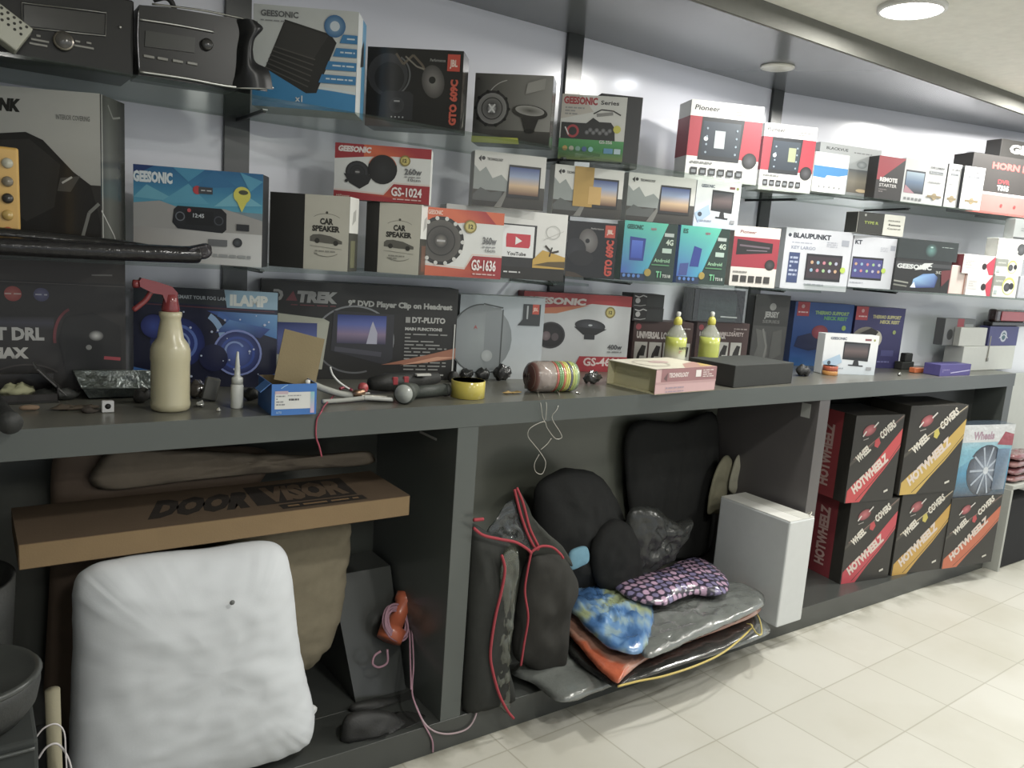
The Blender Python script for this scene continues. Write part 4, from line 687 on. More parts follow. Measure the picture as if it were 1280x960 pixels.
def puff(mb, pts, n, tf, tb, col, wr=.004, fs=14, aniso=(1, 1, 1), rings=16, p=2.6, colf=None, sub=6, zmin=None, seed=0, centre=None, ymax=None, pleat=0, pfreq=9):
    "a soft closed body: outline pts, bulging tf towards n and tb away from it, with wrinkles wr"
    n = Vector(n).normalized(); O = smooth([Vector(q) for q in pts], sub); k = len(O)
    ce = Vector(centre) if centre else sum(O, Vector())/k; V = []; tops = []
    def disp(q, a):
        s_ = Vector((q.x*aniso[0]*fs+seed, q.y*aniso[1]*fs, q.z*aniso[2]*fs)); d = noise.noise(s_)+.5*noise.noise(s_*2.3)-.35*abs(noise.noise(s_*1.3+Vector((7, 3, 1))))*2
        return d*wr*a
    for side in (1, -1):
        for r in range(rings+ (1 if side == 1 else 0)):
            s_ = 1 - r/rings if side == 1 else 1-(r+1)/rings
            if side == -1: s_ = max(s_, 0)
            for i in range(k):
                base = ce + (O[i]-ce)*s_; h = (1-s_**p)**.55 if s_ < 1 else 0
                q = base + n*(h*(tf if side == 1 else -tb)); q = q + n*disp(q, side*(.25+h)) + (O[i]-ce).normalized()*disp(q+Vector((3, 1, 2)), .6*s_)
                if zmin is not None and q.z < zmin: q.z = zmin + .0002*i/k
                if ymax is not None and q.y > ymax: q.y = ymax
                if pleat:
                    t_ = i/k*2*pi; w_ = s_**7*(1-s_**18)*1.6*(noise.noise(Vector((cos(t_)*pfreq, sin(t_)*pfreq, seed+.5)))+.5*noise.noise(Vector((cos(t_)*pfreq*2.2, sin(t_)*pfreq*2.2, s_*1.5))))
                    q = q + n*(w_*pleat*side)
                V.append(q)
    Fc = []
    for r in range(rings):
        for i in range(k): j = (i+1) % k; Fc.append([r*k+i, r*k+j, (r+1)*k+j, (r+1)*k+i])
    off = (rings+1)*k
    for i in range(k): j = (i+1) % k; Fc.append([j, i, off+i, off+j])
    for r in range(rings-1):
        for i in range(k): j = (i+1) % k; Fc.append([off+r*k+j, off+r*k+i, off+(r+1)*k+i, off+(r+1)*k+j])
    mb.idx(V, Fc, (lambda q: colf(V[q])) if colf else col); return V
def path(mb, pts, r, col, n=6, sub=6): mb.tube(smooth([Vector(q) for q in pts], sub, False), r, col, n)

# ---- head units at the left of the top shelf
Yh = 1.965
P = onY(60, 90, Yh); P.z = LT
A = Assy('car_stereo', 'black car stereo with round knob and wide display, left end of the top shelf', 'stereo', (P.x, Yh, LT))
mb = MB(); x0 = onY(-60, 40, Yh).x; x1 = onY(168, 90, Yh).x; zt_ = onY(100, -14, Yh).z
mb.box((x0, Yh, LT), (x1, Yh+.16, zt_), c('181714'), .003); A.add(mb, 'housing', 'darkgloss')
def fr(mb, pts, Y, w, col):
    q = pyY(pts, Y); mb.tube(q, w, col, 6, closed=True)
mb = MB(); pxprism(mb, [(30, 6), (131, 18), (130, 43), (30, 32)], Yh-.003, .003, c('232320')); dsp = A.add(mb, 'display', 'gloss')
mb = MB(); fr(mb, [(27, 3), (133, 16), (132, 45), (28, 34)], Yh-.003, .0016, c('8d8c86')); A.add(mb, 'display_frame', 'metal', dsp)
mb = MB(); q = onY(79, 52, Yh); mb.lathe([(.017, 0), (.017, .010), (.014, .014), (0, .014)], c('4a4742'), 20, Matrix.Translation(q) @ Matrix.Rotation(pi/2, 4, 'X')); kn = A.add(mb, 'knob', 'gloss')
mb = MB(); mb.lathe([(.018, .004), (.0195, .008), (.018, .012)], c('a59d92'), 20, Matrix.Translation(q) @ Matrix.Rotation(pi/2, 4, 'X')); A.add(mb, 'knob_ring', 'metal', kn)
for (bx, by, bw) in ((97, 52, 6), (111, 54, 6), (105, 59, 24), (48, 45, 5), (50, 51, 22), (48, 56, 22)):
    mb = MB(); q = onY(bx, by, Yh); w = onY(bx+bw, by, Yh).x-q.x; mb.box((q.x-w/2, Yh-.003, q.z-.0018), (q.x+w/2, Yh, q.z+.0018), c('8a8880')); A.add(mb, 'button', 'plastic')
mb = MB(); q = onY(150, 34, Yh); mb.lathe([(.003, 0), (.003, .004), (0, .004)], c('c8c8c0'), 10, Matrix.Translation(q) @ Matrix.Rotation(pi/2, 4, 'X')); A.add(mb, 'screw', 'metal')

Yf_ = 1.95
P = onY(250, 105, Yf_)
A = Assy('dash_fascia', 'black dashboard fascia with silver trim and flared right end, on the top shelf', 'fascia', (P.x, Yf_, LT))
zb_ = LT+.001
def zclip(pts, Y): return [(p.x, max(p.z, zb_)) for p in pyY(pts, Y)]
mb = MB(); mb.prism(zclip([(173, 94), (174, 6), (210, 9), (322, 28), (328, 37), (318, 48), (316, 62), (318, 78), (298, 112), (240, 104)], Yf_), Yf_, Yf_+.10, c('171613')); A.add(mb, 'face_plate', 'darkgloss')
mb = MB(); q = pyY([(322, 28), (329, 36), (319, 48), (316, 64), (320, 78), (336, 88), (341, 112)], Yf_-.012); qq = pyY([(296, 24), (300, 40), (297, 60), (296, 80), (294, 95), (292, 102), (292, 110)], Yf_-.003)
q = smooth(q, 4, False); qq = smooth(qq, 4, False); V = []; 
for a_, b_ in zip(q, qq):
    for j in range(6): t_ = j/5; v_ = a_.lerp(b_, t_); v_.y -= .022*sin(pi*t_); v_.z = max(v_.z, zb_); V.append(v_)
n_ = len(q); mb.idx(V, [[i*6+j, i*6+j+1, (i+1)*6+j+1, (i+1)*6+j] for i in range(n_-1) for j in range(5)], c('141517')); 
mb.idx([v+Vector((0, .04, 0)) for v in V], [[i*6+j, (i+1)*6+j, (i+1)*6+j+1, i*6+j+1] for i in range(n_-1) for j in range(5)], c('141517')); A.add(mb, 'flared_end', 'darkgloss')
mb = MB(); path(mb, [(p[0], Yf_-.004, max(p[1], LT+.006)) for p in zclip([(174, 90), (230, 98), (292, 109), (341, 110)], Yf_)], .0035, c('c5c5c0')); A.add(mb, 'lower_trim', 'metal')
mb = MB(); path(mb, pyY([(174, 24), (220, 31), (268, 40)], Yf_-.004), .0022, c('c5c5c0')); A.add(mb, 'upper_trim', 'metal')
mb = MB(); path(mb, pyY([(190, 5), (260, 14), (322, 28)], Yf_-.002), .0022, c('8a8a82')); A.add(mb, 'top_trim', 'metal')
mb = MB(); path(mb, pyY([(173, 12), (172, 50), (174, 88)], Yf_-.004), .0018, c('77777a')); A.add(mb, 'side_trim', 'metal')
mb = MB(); pxprism(mb, [(182, 38), (244, 47), (243, 66), (181, 58)], Yf_-.003, .004, c('33342f')); A.add(mb, 'display', 'darkgloss')
mb = MB(); q = onY(258, 56, Yf_); mb.lathe([(.013, 0), (.013, .008), (.010, .012), (0, .012)], c('2b2a28'), 18, Matrix.Translation(q) @ Matrix.Rotation(pi/2, 4, 'X')); A.add(mb, 'knob', 'gloss')
for bx in (186, 203, 222, 240):
    mb = MB(); q = onY(bx, 71+(bx-186)*.16, Yf_); mb.box((q.x-.011, Yf_-.004, q.z-.003), (q.x+.011, Yf_, q.z+.003), c('7d7c74'), .001); A.add(mb, 'button', 'plastic')
mb = MB(); path(mb, pyY([(192, 0), (206, -3), (214, 2), (218, 12)], Yf_+.02), .006, c('1d1c1a')); A.add(mb, 'cable', 'rubber')
# perforated tin radio case lying against the stereo
mb = MB(); q = onY(22, 68, 1.95); T = Matrix.Translation((q.x, 1.938, LT+.001)) @ Matrix.Rotation(radians(28), 4, 'Y')
T = Matrix.Translation((onY(20, 66, 1.90).x, 1.90, LT+.0015)) @ Matrix.Rotation(radians(33), 4, 'Y')
A = Assy('radio_case', 'cream perforated metal radio case tilted at the far left of the top shelf', 'stereo', T.translation)
mb = MB(); mb.box((-.2, 0, .0), (0, .06, .055), c('b3b3a2'), .002, M=T); bs = A.add(mb, 'case', 'metal')
bs.data.materials[0] = MATS['plastic']
for i in range(14):
    for j in range(3):
        pass
mb = MB()
for i in range(12):
    for j in range(3):
        ce = T @ Vector((-.010-i*.012-(j % 2)*.006, -.0004, .050-j*.009)); mb.idx([ce+Vector((cos(k)*.0028, 0, sin(k)*.0028)) for k in [x_*pi/4 for x_ in range(8)]], [list(range(8))], c('3a3934'), False)
A.add(mb, 'vent_holes', 'matte', bs, kind='stuff')

# ---- yellow button card and plastic-wrapped bars on the lower shelf
Yy = 1.955
mb = MB(); q = onY(27, 300, Yy); x0 = onY(-22, 300, Yy).x; zt_ = onY(13, 184, Yy).z
A = Assy('button_panel', 'yellow card with five round coloured buttons at the left edge', 'panel', ((x0+q.x)/2, Yy, LB))
mb.box((x0, Yy, LB+.0005), (onY(25, 250, Yy).x, Yy+.02, zt_), c('d3a22c'), .005, seg=3); A.add(mb, 'card', 'plastic')
for (by, cc, nm) in ((204, 'b8b6a2', 'pale'), (227, '7d7360', 'grey'), (248, '2c2826', 'black'), (269, 'c8a44a', 'yellow'), (290, 'c23a30', 'red')):
    mb = MB(); q = onY(9+(by-204)*.01, by, Yy); mb.lathe([(.0105, 0), (.0105, .004), (.008, .008), (0, .0095)], c(cc), 18, Matrix.Translation(q) @ Matrix.Rotation(pi/2, 4, 'X')); A.add(mb, 'button', 'gloss', label=nm+' round button')
mb = MB()
A = Assy('wrapped_bar', 'long black glossy plastic-wrapped bar lying before the blue mirror camera carton', 'package', (.2, 1.93, LB))
Z0 = LB+.02
mb.tube(smooth([Vector((-.3, 1.90, Z0)), Vector((.0, 1.90, Z0)), Vector((.2, 1.895, Z0)), Vector((.40, 1.90, Z0+.002)), Vector((.455, 1.905, Z0+.004))], 10, False), [.019]*36+[.0185, .017, .013, .008, .003], c('121013'), 14); A.add(mb, 'bar', 'blackwrap')
mb = MB(); puff(mb, [(.30, 1.91, Z0-.012), (.42, 1.91, Z0-.010), (.475, 1.91, Z0), (.47, 1.91, Z0+.03), (.42, 1.91, Z0+.022), (.32, 1.91, Z0+.018)], (0, -1, 0), .024, .01, c('1c151d'), .006, 40); A.add(mb, 'bag_end', 'blackwrap')
mb = MB(); mb.tube(smooth([Vector((-.3, 1.945, Z0+.022)), Vector((.05, 1.945, Z0+.022)), Vector((.28, 1.94, Z0+.012)), Vector((.36, 1.94, Z0+.004))], 8, False), .014, c('151413'), 12); single(mb, 'wrapped_bar', 'thinner black wrapped bar lying behind the glossy one, lower shelf', 'package', 'blackwrap')

# ---- spray bottle
V0 = onZ(213, 512, 1.0); sx = .055
A = Assy('spray_bottle', 'cream plastic spray bottle with red trigger head on the worktop', 'bottle', (V0.x, V0.y, 1.0))
T = Matrix.Translation((V0.x, V0.y, 1.0))
def hz(y): return zat(y, (V0.x, V0.y, 1.1))-1.0
R_ = .042
mb = MB(); mb.lathe([(R_*.82, 0), (R_*.96, .004), (R_, .012), (R_, hz(502)), (R_*.97, hz(500)), (R_*.97, hz(452)), (R_, hz(449)), (R_*.99, hz(437)), (R_*.90, hz(430)), (R_*.66, hz(422)), (R_*.58, hz(410)), (R_*.5, hz(400)), (R_*.52, hz(397)), (R_*.56, hz(395)), (R_*.56, hz(390)), (R_*.4, hz(389))], c('b8b08c'), 32, T); A.add(mb, 'bottle_body', 'plastic')
rd = c('82181e')
mb = MB(); mb.lathe([(R_*.44, hz(390)), (R_*.46, hz(386)), (R_*.38, hz(376)), (R_*.34, hz(368)), (.0, hz(366))], rd, 20, T); hd = A.add(mb, 'spray_head', 'gloss')
mb = MB(); Yv = V0.y; zz = lambda x, y: onY(x, y, Yv)
mb.prism([(p.x, p.z) for p in pyY([(206, 378), (219, 380), (221, 366), (214, 358), (196, 352), (176, 347), (173, 351), (174, 358), (190, 366), (202, 368)], Yv)], Yv-.012, Yv+.012, rd); A.add(mb, 'nozzle_hood', 'gloss', hd)
mb = MB(); mb.tube(smooth(pyY([(190, 362), (183, 374), (174, 382), (166, 388)], Yv), 4, False), [.006]*12+[.0035], rd, 10); A.add(mb, 'trigger', 'gloss', hd)
mb = MB(); q = zz(174, 355); mb.lathe([(.009, 0), (.009, .012), (.004, .014)], rd, 14, Matrix.Translation(q) @ Matrix.Rotation(-pi/2, 4, 'Y')); A.add(mb, 'nozzle_tip', 'gloss', hd)
# ---- glue bottle with long nozzle
U0_ = onZ(296, 510, 1.0); T = Matrix.Translation((U0_.x, U0_.y, 1.0))
hu = lambda y: zat(y, (U0_.x, U0_.y, 1.1))-1.0
A = Assy('glue_bottle', 'small white bottle with long pointed nozzle beside the open blue box', 'bottle', (U0_.x, U0_.y, 1.0))
mb = MB(); mb.lathe([(.013, 0), (.0142, .003), (.0142, hu(482)), (.0125, hu(480)), (.0125, hu(474))], c('c9ccc6'), 20, T); A.add(mb, 'bottle_body', 'plastic')
mb = MB(); mb.lathe([(.0128, hu(480)), (.0128, hu(472)), (.007, hu(470)), (.006, hu(460)), (.0025, hu(440)), (0, hu(439))], c('b9bcb6'), 16, T); A.add(mb, 'nozzle', 'plastic')
# ---- two yellow-topped bottles
for i, (bx, lb_) in enumerate(((843, 'clear squeeze bottle with yellow cap and printed label, left of the pair'), (885, 'clear squeeze bottle with yellow cap and plain yellow band, right of the pair'))):
    q = Vector((0, 1.99, 1.0)); X = along(bx, (0, 1.99, 1.08), (1, 0, 0)); T = Matrix.Translation((X, 1.99, 1.0)); hb = lambda y: zat(y, (X, 1.99, 1.1))-1.0; r = .0375
    A = Assy('squeeze_bottle', lb_, 'bottle', (X, 1.99, 1.0))
    mb = MB(); mb.lathe([(r*.9, 0), (r, .004), (r, hb(423)), (r*.9, hb(416)), (r*.5, hb(409)), (r*.32, hb(405)), (r*.32, hb(402))], c('c5c8bc'), 24, T); A.add(mb, 'bottle_body', 'clear')
    mb = MB(); yl = c('b8c03c'); wl = c('d3d6bc'); mb.lathe([(r*1.01, .006), (r*1.01, hb(445)), (r*1.01, hb(430)), (r*1.01, hb(421))], yl, 24, T, ccol=[wl, wl if i == 0 else yl, yl, yl]); lbl = A.add(mb, 'label_band', 'gloss')
    if i == 0:
        ff = MB(); F_ = Face(ff, (X-.022, 1.99-r*1.02-.001, 1.0+hb(440)), (1, 0, 0), (0, 0, 1), .05, .03); F_.text('BLASTER', 0, .5, .25, c('4a4c3a'), w=.8, b=.04); F_.scribble(0, .0, .9, .35, 2, c('b8605a')); A.add(ff, 'label_print', 'card', lbl)
    mb = MB(); mb.lathe([(r*.34, hb(407)), (r*.40, hb(404)), (r*.40, hb(400)), (r*.28, hb(397)), (r*.2, hb(396))], c('c8c020'), 18, T); A.add(mb, 'cap', 'plastic')
    mb = MB(); mb.lathe([(r*.13, hb(397)), (r*.2, hb(394)), (r*.22, hb(391)), (r*.12, hb(389.5)), (0, hb(389.4))], c('dfe0da'), 14, T); A.add(mb, 'nozzle', 'plastic')
# ---- lying striped jar in cling film
j0 = onZ(650, 489, 1.0); jr = .046; jc = Vector((along(690, (0, 1.865, 1.04), (1, 0, 0)), 1.865, 1.0+jr)); jl = .083; JM = Matrix.Translation(jc) @ Matrix.Rotation(radians(-6), 4, 'Z') @ Matrix.Rotation(pi/2, 4, 'Y')
A = Assy('jar', 'film-wrapped plastic jar with a green and yellow striped label lying on its side', 'jar', (jc.x, jc.y, 1.0))
mb = MB(); mb.lathe([(0, -jl), (jr*.7, -jl), (jr*.93, -jl*.9), (jr, -jl*.7), (jr, jl*.72), (jr*.95, jl*.86), (jr*.75, jl*.92), (0, jl*.92)], c('6a3a30'), 28, JM, ccol=[c('4a2a26'), c('5a322c'), c('6a3f36'), c('9a8078'), c('8a9a78'), c('7a8a6a')]); A.add(mb, 'jar_body', 'gloss')
mb = MB(); st = ['b8503c', '5c8a48', '6c9a50', 'c86a40', 'c8c040', 'c8c848', '5a5a6a', 'b8c050', 'a8c060']
for i, s_ in enumerate(st): a_ = -jl*.12+i*jl*.095; mb.lathe([(jr*1.012, a_), (jr*1.012, a_+jl*.095)], c(s_), 28, JM)
A.add(mb, 'label', 'wrap')
mb = MB(); mb.lathe([(jr*.3, -jl*1.0), (jr*.8, -jl*.96), (jr*1.03, -jl*.75), (jr*1.04, -jl*.2)], c('b8a8a0'), 28, JM); A.add(mb, 'cling_film', 'film')
# thread ball and loops of thin clear line hanging over the edge
mb = MB(); ln = c('b5b1a4'); ye = 1.752
for pts in ([(640, 478), (650, 465), (662, 478), (672, 490)], [(672, 490), (676, 505), (678, 520), (681, 527)], [(678, 492), (683, 505), (682, 525)], [(690, 487), (699, 495), (697, 510), (690, 522), (700, 540), (702, 547), (694, 548), (684, 535), (680, 527), (663, 535), (660, 545), (667, 555), (675, 565), (682, 578), (678, 592), (670, 590), (668, 580), (674, 568)], [(676, 562), (684, 555), (689, 548)]):
    q = []
    for (x, y) in pts:
        p_ = onY(x, y, ye-.003)
        if y < 496: p_ = onZ(x, min(y, 492), 1.004); p_.y = min(max(p_.y, 1.76), 1.93); p_.z = 1.004 + (.02 if y < 470 else 0)
        q.append(p_)
    path(mb, q, .0009, ln, 5)
single(mb, 'fishing_line', 'thin clear line looping down over the worktop edge below the striped jar', 'line')
mb = MB(); rr = random.Random(5); ce = onZ(668, 488, 1.0)
for k in range(9):
    path(mb, [ce + Vector((.035*cos(t_+k)*rr.uniform(.6, 1.1), .018*sin(t_+k)*rr.uniform(.6, 1.1), .004+.012*rr.random())) for t_ in [x_*.8 for x_ in range(9)]], .0011, c('a9a594'), 5, 4)
single(mb, 'thread_tangle', 'tangled clump of clear line before the striped jar', 'line')
# ---- tapes
q = onZ(595, 500, 1.0); 
def tape(X, Y, z, r, h, lab, col, core, name='tape_roll'):
    A = Assy(name, lab, 'tape', (X, Y, z)); T = Matrix.Translation((X, Y, z))
    mb = MB(); mb.lathe([(r*.95, .0005), (r*.97, .0003), (r, .001), (r, h-.001), (r*.97, h), (r*.95, h)], col, 32, T); A.add(mb, 'tape', 'gloss')
    mb = MB(); mb.lathe([(r*.95, .0005), (r*.74, .0005), (r*.74, h), (r*.95, h)], core, 32, T); A.add(mb, 'core', 'cardboard')
tape(q.x, q.y+.045, 1.0, .0475, .048, 'yellow tape roll standing flat beside the torch', c('c9b728'), c('d0cdbc'))
q = onZ(1039.5, 469, 1.0); tape(q.x, q.y+.01, 1.0, .031, .018, 'small orange tape roll, lower of two, before the white carton', c('c8862c'), c('8a5a2a')); tape(q.x, q.y+.01, 1.0185, .030, .020, 'small red orange tape roll lying on the lower orange one', c('b8502c'), c('8a4a2a'))
# ---- torch
A = Assy('torch', 'dark green torch with pale lens lying beside the yellow tape', 'torch', (.98, 1.84, 1.0)); b0 = onZ(522, 500, 1.0); gcol = c('3c423a')
ax0 = Vector((.925, 1.795, 1.028)); ax1 = Vector((.985, 1.855, 1.026)); 
mb = MB(); mb.tube([ax0, ax0.lerp(ax1, .2), ax0.lerp(ax1, .5), ax1], [.0275, .0275, .023, .0165], gcol, 22); A.add(mb, 'head', 'rubber')
mb = MB(); dn = (ax1-ax0).normalized(); mb.tube([ax0-dn*.001, ax0-dn*.002], [.024, .024], c('b0b5af'), 22); A.add(mb, 'lens', 'gloss')
mb = MB(); mb.tube([Vector((.975, 1.85, 1.0185)), Vector((1.02, 1.862, 1.0185)), Vector((1.085, 1.868, 1.0185))], [.0155, .0165, .0165], c('363c36'), 20); A.add(mb, 'handle', 'rubber')
mb = MB(); mb.tube([Vector((1.086, 1.868, 1.0185)), Vector((1.098, 1.869, 1.0185))], [.018, .0175], c('2c302c'), 20); A.add(mb, 'end_cap', 'rubber')
# ---- hand tools and scraps
def lump(nm, lab, cat, x, y, w, d, h, col, mt='rubber', wr=.004, z=1.0, seed=0):
    q = onZ(x, y, z); mb = MB(); puff(mb, [(q.x+w*cos(a_)/2, q.y+d*sin(a_)/2, z+h*.5) for a_ in [k*pi/4 for k in range(8)]], (0, 0, 1), h*.5, h*.49, col, wr, 60, rings=8, sub=3, zmin=z+.0005, seed=seed); return single(mb, nm, lab, cat, mt)
lump('socket_plug', 'black round plug end beside the torch, behind the tape', 'plug', 566, 478, .035, .03, .036, c('1c1c1b'), seed=1)
for i, (x, y, lab) in enumerate(((583, 474, 'glossy black wrapped fitting behind the yellow tape, leftmost'), (603, 474, 'glossy black wrapped fitting behind the yellow tape, middle'), (627, 476, 'largest glossy black wrapped fitting left of the striped jar'))):
    lump('wrapped_fitting', lab, 'fitting', x, y, .05+.02*(i == 2), .035, .034+.014*(i == 2), c('222222'), 'blackwrap', .010, seed=i*3)
lump('plastic_packet', 'glossy black plastic packet right of the striped jar', 'packet', 740, 480, .075, .04, .040, c('2e2d2b'), 'wrap', .012, seed=9)
# drill-like grip of black and red behind the torch
A = Assy('power_tool', 'black hand tool with red accents lying behind the torch', 'tool', (.99, 1.96, 1.0))
mb = MB(); mb.tube([Vector((.90, 1.945, 1.028)), Vector((.95, 1.95, 1.03)), Vector((1.03, 1.955, 1.03)), Vector((1.12, 1.97, 1.034))], [.017, .026, .024, .016], c('222321'), 16); A.add(mb, 'body', 'rubber')
for (x, y) in ((.965, 1.926), (1.0, 1.93)):
    mb = MB(); mb.box((x-.008, y-.002, 1.026), (x+.008, y+.006, 1.048), c('a8303a'), .002); A.add(mb, 'red_accent', 'plastic')
mb = MB(); mb.box((1.03, 1.925, 1.048), (1.075, 1.94, 1.054), c('c8c8c0'), .001); A.add(mb, 'pale_strip', 'plastic')
# crimping pliers
A = Assy('pliers', 'pale grey gripped pliers lying before the black player carton', 'pliers', (.80, 1.87, 1.0))
for pts, r, cc, nm in (([(.715, 1.90, 1.045), (.75, 1.885, 1.03), (.80, 1.87, 1.016), (.86, 1.86, 1.014)], .0085, 'a9aaa2', 'grip'), ([(.725, 1.84, 1.008), (.78, 1.845, 1.008), (.84, 1.85, 1.010)], .006, 'a2a39b', 'grip')):
    mb = MB(); path(mb, pts, r, c(cc), 8); A.add(mb, nm, 'matte')
mb = MB(); path(mb, [(.835, 1.858, 1.013), (.87, 1.85, 1.012), (.90, 1.84, 1.010)], .0075, c('b4b2a8'), 8); A.add(mb, 'jaw', 'metal')
mb = MB(); path(mb, [(.84, 1.85, 1.011), (.875, 1.835, 1.010), (.91, 1.825, 1.008)], .006, c('c6c7c0'), 8); A.add(mb, 'jaw', 'plastic')
mb = MB(); mb.tube([Vector((.815, 1.862, 1.02)), Vector((.845, 1.86, 1.024))], [.009, .009], c('b08a6a'), 14); A.add(mb, 'pivot', 'metal')
mb = MB(); puff(mb, [(.853+.014*cos(k*pi/4), 1.885+.014*sin(k*pi/4), 1.030) for k in range(8)], (0, 0, 1), .014, .014, c('b03a3c'), .001, rings=8, sub=3); single(mb, 'red_ball_cap', 'small red round cap behind the pliers', 'cap', 'gloss')
mb = MB(); path(mb, [(.765, 1.895, 1.085), (.772, 1.893, 1.065), (.79, 1.89, 1.045), (.815, 1.885, 1.028)], .0028, c('d0d1cb'), 6); single(mb, 'zip_tie', 'white bent plastic tie sticking up above the pliers', 'tie')
mb = MB(); q = onZ(494, 487, 1.0); mb.lathe([(.012, 0), (.006, .014), (.0055, .022), (0, .023)], c('c2c3bc'), 10, Matrix.Translation((q.x, q.y, 1.0))); single(mb, 'white_clip', 'small white cone-shaped clip left of the torch', 'clip')
# red wire over the edge
mb = MB(); rw_ = c('9c2c44')
path(mb, [onZ(425, 488, 1.012), onZ(415, 497, 1.01), Vector(onZ(405, 508, 1.004))+Vector((0, 0, 0)), Vector((onZ(400, 513, 1.004).x, YC-.003, 1.003)), onY(396, 525, YC-.004), onY(395, 545, YC-.004), onY(399, 558, YC-.004), onY(402, 571, YC-.004)], .0022, rw_)
path(mb, [onZ(425, 486, 1.018), onZ(432, 484, 1.02), onZ(440, 488, 1.015)], .004, rw_)
single(mb, 'red_wire', 'red wire hanging down over the front edge of the worktop', 'wire')
mb = MB(); 
for k in range(5):
    r = .05-.006*k; path(mb, [(.70+r*cos(t_), 1.95+r*.6*sin(t_), 1.006+.006*k) for t_ in [x_*.7 for x_ in range(10)]], .003, c('202020'))
single(mb, 'black_cable', 'coiled thin black cable between the open blue box and the pliers', 'cable', 'rubber')
# open blue box with raised flap
a0 = onZ(339, 520, 1.0); w = .103; d = .13; yw = radians(-4); bh = .072; T = Matrix.Translation((a0.x, a0.y, 1.0005)) @ Matrix.Rotation(yw, 4, 'Z')
A = Assy('small_open_box', 'small open blue box with a raised brown cardboard flap', 'box', (a0.x, a0.y, 1.0005)); bl = c('1f6fc0'); br = c('7d6b45'); th = .002
mb = MB(); mb.box((0, 0, 0), (w, th, bh), bl, M=T, cols={'B': br}); mb.box((0, d-th, 0), (w, d, bh), br, M=T); mb.box((0, th, 0), (th, d-th, bh), c('1f5fa8'), M=T, cols={'R': br}); mb.box((w-th, th, 0), (w, d-th, bh), bl, M=T, cols={'L': br}); mb.box((th, th, 0), (w-th, d-th, th), br, M=T); bx_ = A.add(mb, 'box_body', 'card')
mb = MB(); F_ = Face(mb, T @ Vector((0, 0, 0)), T.to_3x3() @ Vector((1, 0, 0)), (0, 0, 1), w, bh); F_.rect(.07, .20, .93, .74, c('d5d6d2')); F_.rect(.07, .68, .36, .78, c('c0a8b4')); F_.rect(.86, .05, .95, .74, [c('c8a8c8'), c('c8a8c8'), c('7ac0c8'), c('7ac0c8')]); F_.scribble(.1, .3, .3, .66, 4, c('8a8c90')); F_.scribble(.38, .44, .6, .56, 1, c('4a4a50')); F_.scribble(.35, .6, .8, .66, 1, c('9a9ca0')); F_.text('AUTO', .1, .06, .07, c('9ac0e0'), w=.12); F_.line([(.2, .86), (.28, .94), (.34, .98)], .02, c('9ac8ee')); A.add(mb, 'shipping_label', 'card', bx_)
mb = MB(); T2 = T @ Matrix.Translation((w*.72, d*.55, bh*.95)) @ Matrix.Rotation(radians(14), 4, 'Y') @ Matrix.Rotation(radians(-12), 4, 'X'); mb.box((-.052, -.0012, -.01), (.048, .0012, .112), br, M=T2, cols={'F': c('80704a')}); A.add(mb, 'flap', 'cardboard', label='raised brown flap')
mb = MB(); T3 = T @ Matrix.Translation((0, .01, bh)) @ Matrix.Rotation(radians(-40), 4, 'Y'); mb.box((-.03, 0, -.001), (0, .05, .001), c('2a6ab0'), M=T3); A.add(mb, 'flap', 'card', label='small blue side flap')
mb = MB(); q = T @ Vector((w*.82, .012, bh-.006)); mb.lathe([(.006, 0), (.006, .012), (0, .014)], c('d8d8d2'), 10, Matrix.Translation(q)); A.add(mb, 'inner_cap', 'plastic')
# open pink and cream carton
q0 = onZ(818, 494, 1.0); q1 = onZ(893, 488, 1.0); yw = atan2(q1.y-q0.y, q1.x-q0.x); w = (q1-q0).length; bh = zat(462, q0)-1.0; d = .21; T = Matrix.Translation((q0.x, q0.y, 1.0005)) @ Matrix.Rotation(yw, 4, 'Z')
A = Assy('open_ended_carton', 'pink and cream carton open at its left end, front of the worktop', 'box', (q0.x, q0.y, 1.0005)); cr = c('c9c298')
mb = MB(); th = .0025; mb.box((0, 0, 0), (w, th, bh), c('c8a0a0'), M=T, cols={'B': cr}); mb.box((0, d-th, 0), (w, d, bh), cr, M=T); mb.box((0, 0, bh-th), (w, d, bh), c('d6d0bc'), M=T, cols={'D': cr}); mb.box((0, 0, 0), (w, d, th), cr, M=T); mb.box((w-th, 0, 0), (w, d, bh), c('c8a0a0'), M=T, cols={'L': cr}); mb.box((.03, th, .003), (.033, d-th, bh-.003), cr, M=T)
bd = A.add(mb, 'carton_body', 'card')
mb = MB(); F_ = Face(mb, T @ Vector((0, 0, 0)), T.to_3x3() @ Vector((1, 0, 0)), (0, 0, 1), w, bh); F_.rect(.08, .48, 1, 1, c('9a6a6c')); F_.rect(0, .4, 1, .48, c('b89090')); F_.text('TECHNOLOGY', .2, .66, .16, c('d8c8c4'), w=.32, b=.05); F_.poly([(.12, .62), (.17, .5), (.18, .86)], c('6a4a4c')); F_.rect(.64, .62, .73, .9, c('e0d8d4')); F_.scribble(.76, .58, .95, .92, 4, c('d8c4c0')); F_.scribble(.16, .18, .9, .32, 1, c('9a8a98'), .35); F_.scribble(.16, .04, .9, .16, 1, c('9a8a98'), .35)
F2 = Face(mb, T @ Vector((0, 0, bh)), T.to_3x3() @ Vector((1, 0, 0)), T.to_3x3() @ Vector((0, 1, 0)), w, d); F2.poly([(.45, 0), (1, 0), (1, .5), (.7, .35)], c('b88a80')); F2.poly([(.8, .1), (1, .1), (1, .4)], c('c8a850')); F2.ell(.5, .6, .2, c('c8a8a4'), .12); F2.ring(.3, .5, .3, .04, c('b8b0a0')); A.add(mb, 'carton_print', 'card', bd)
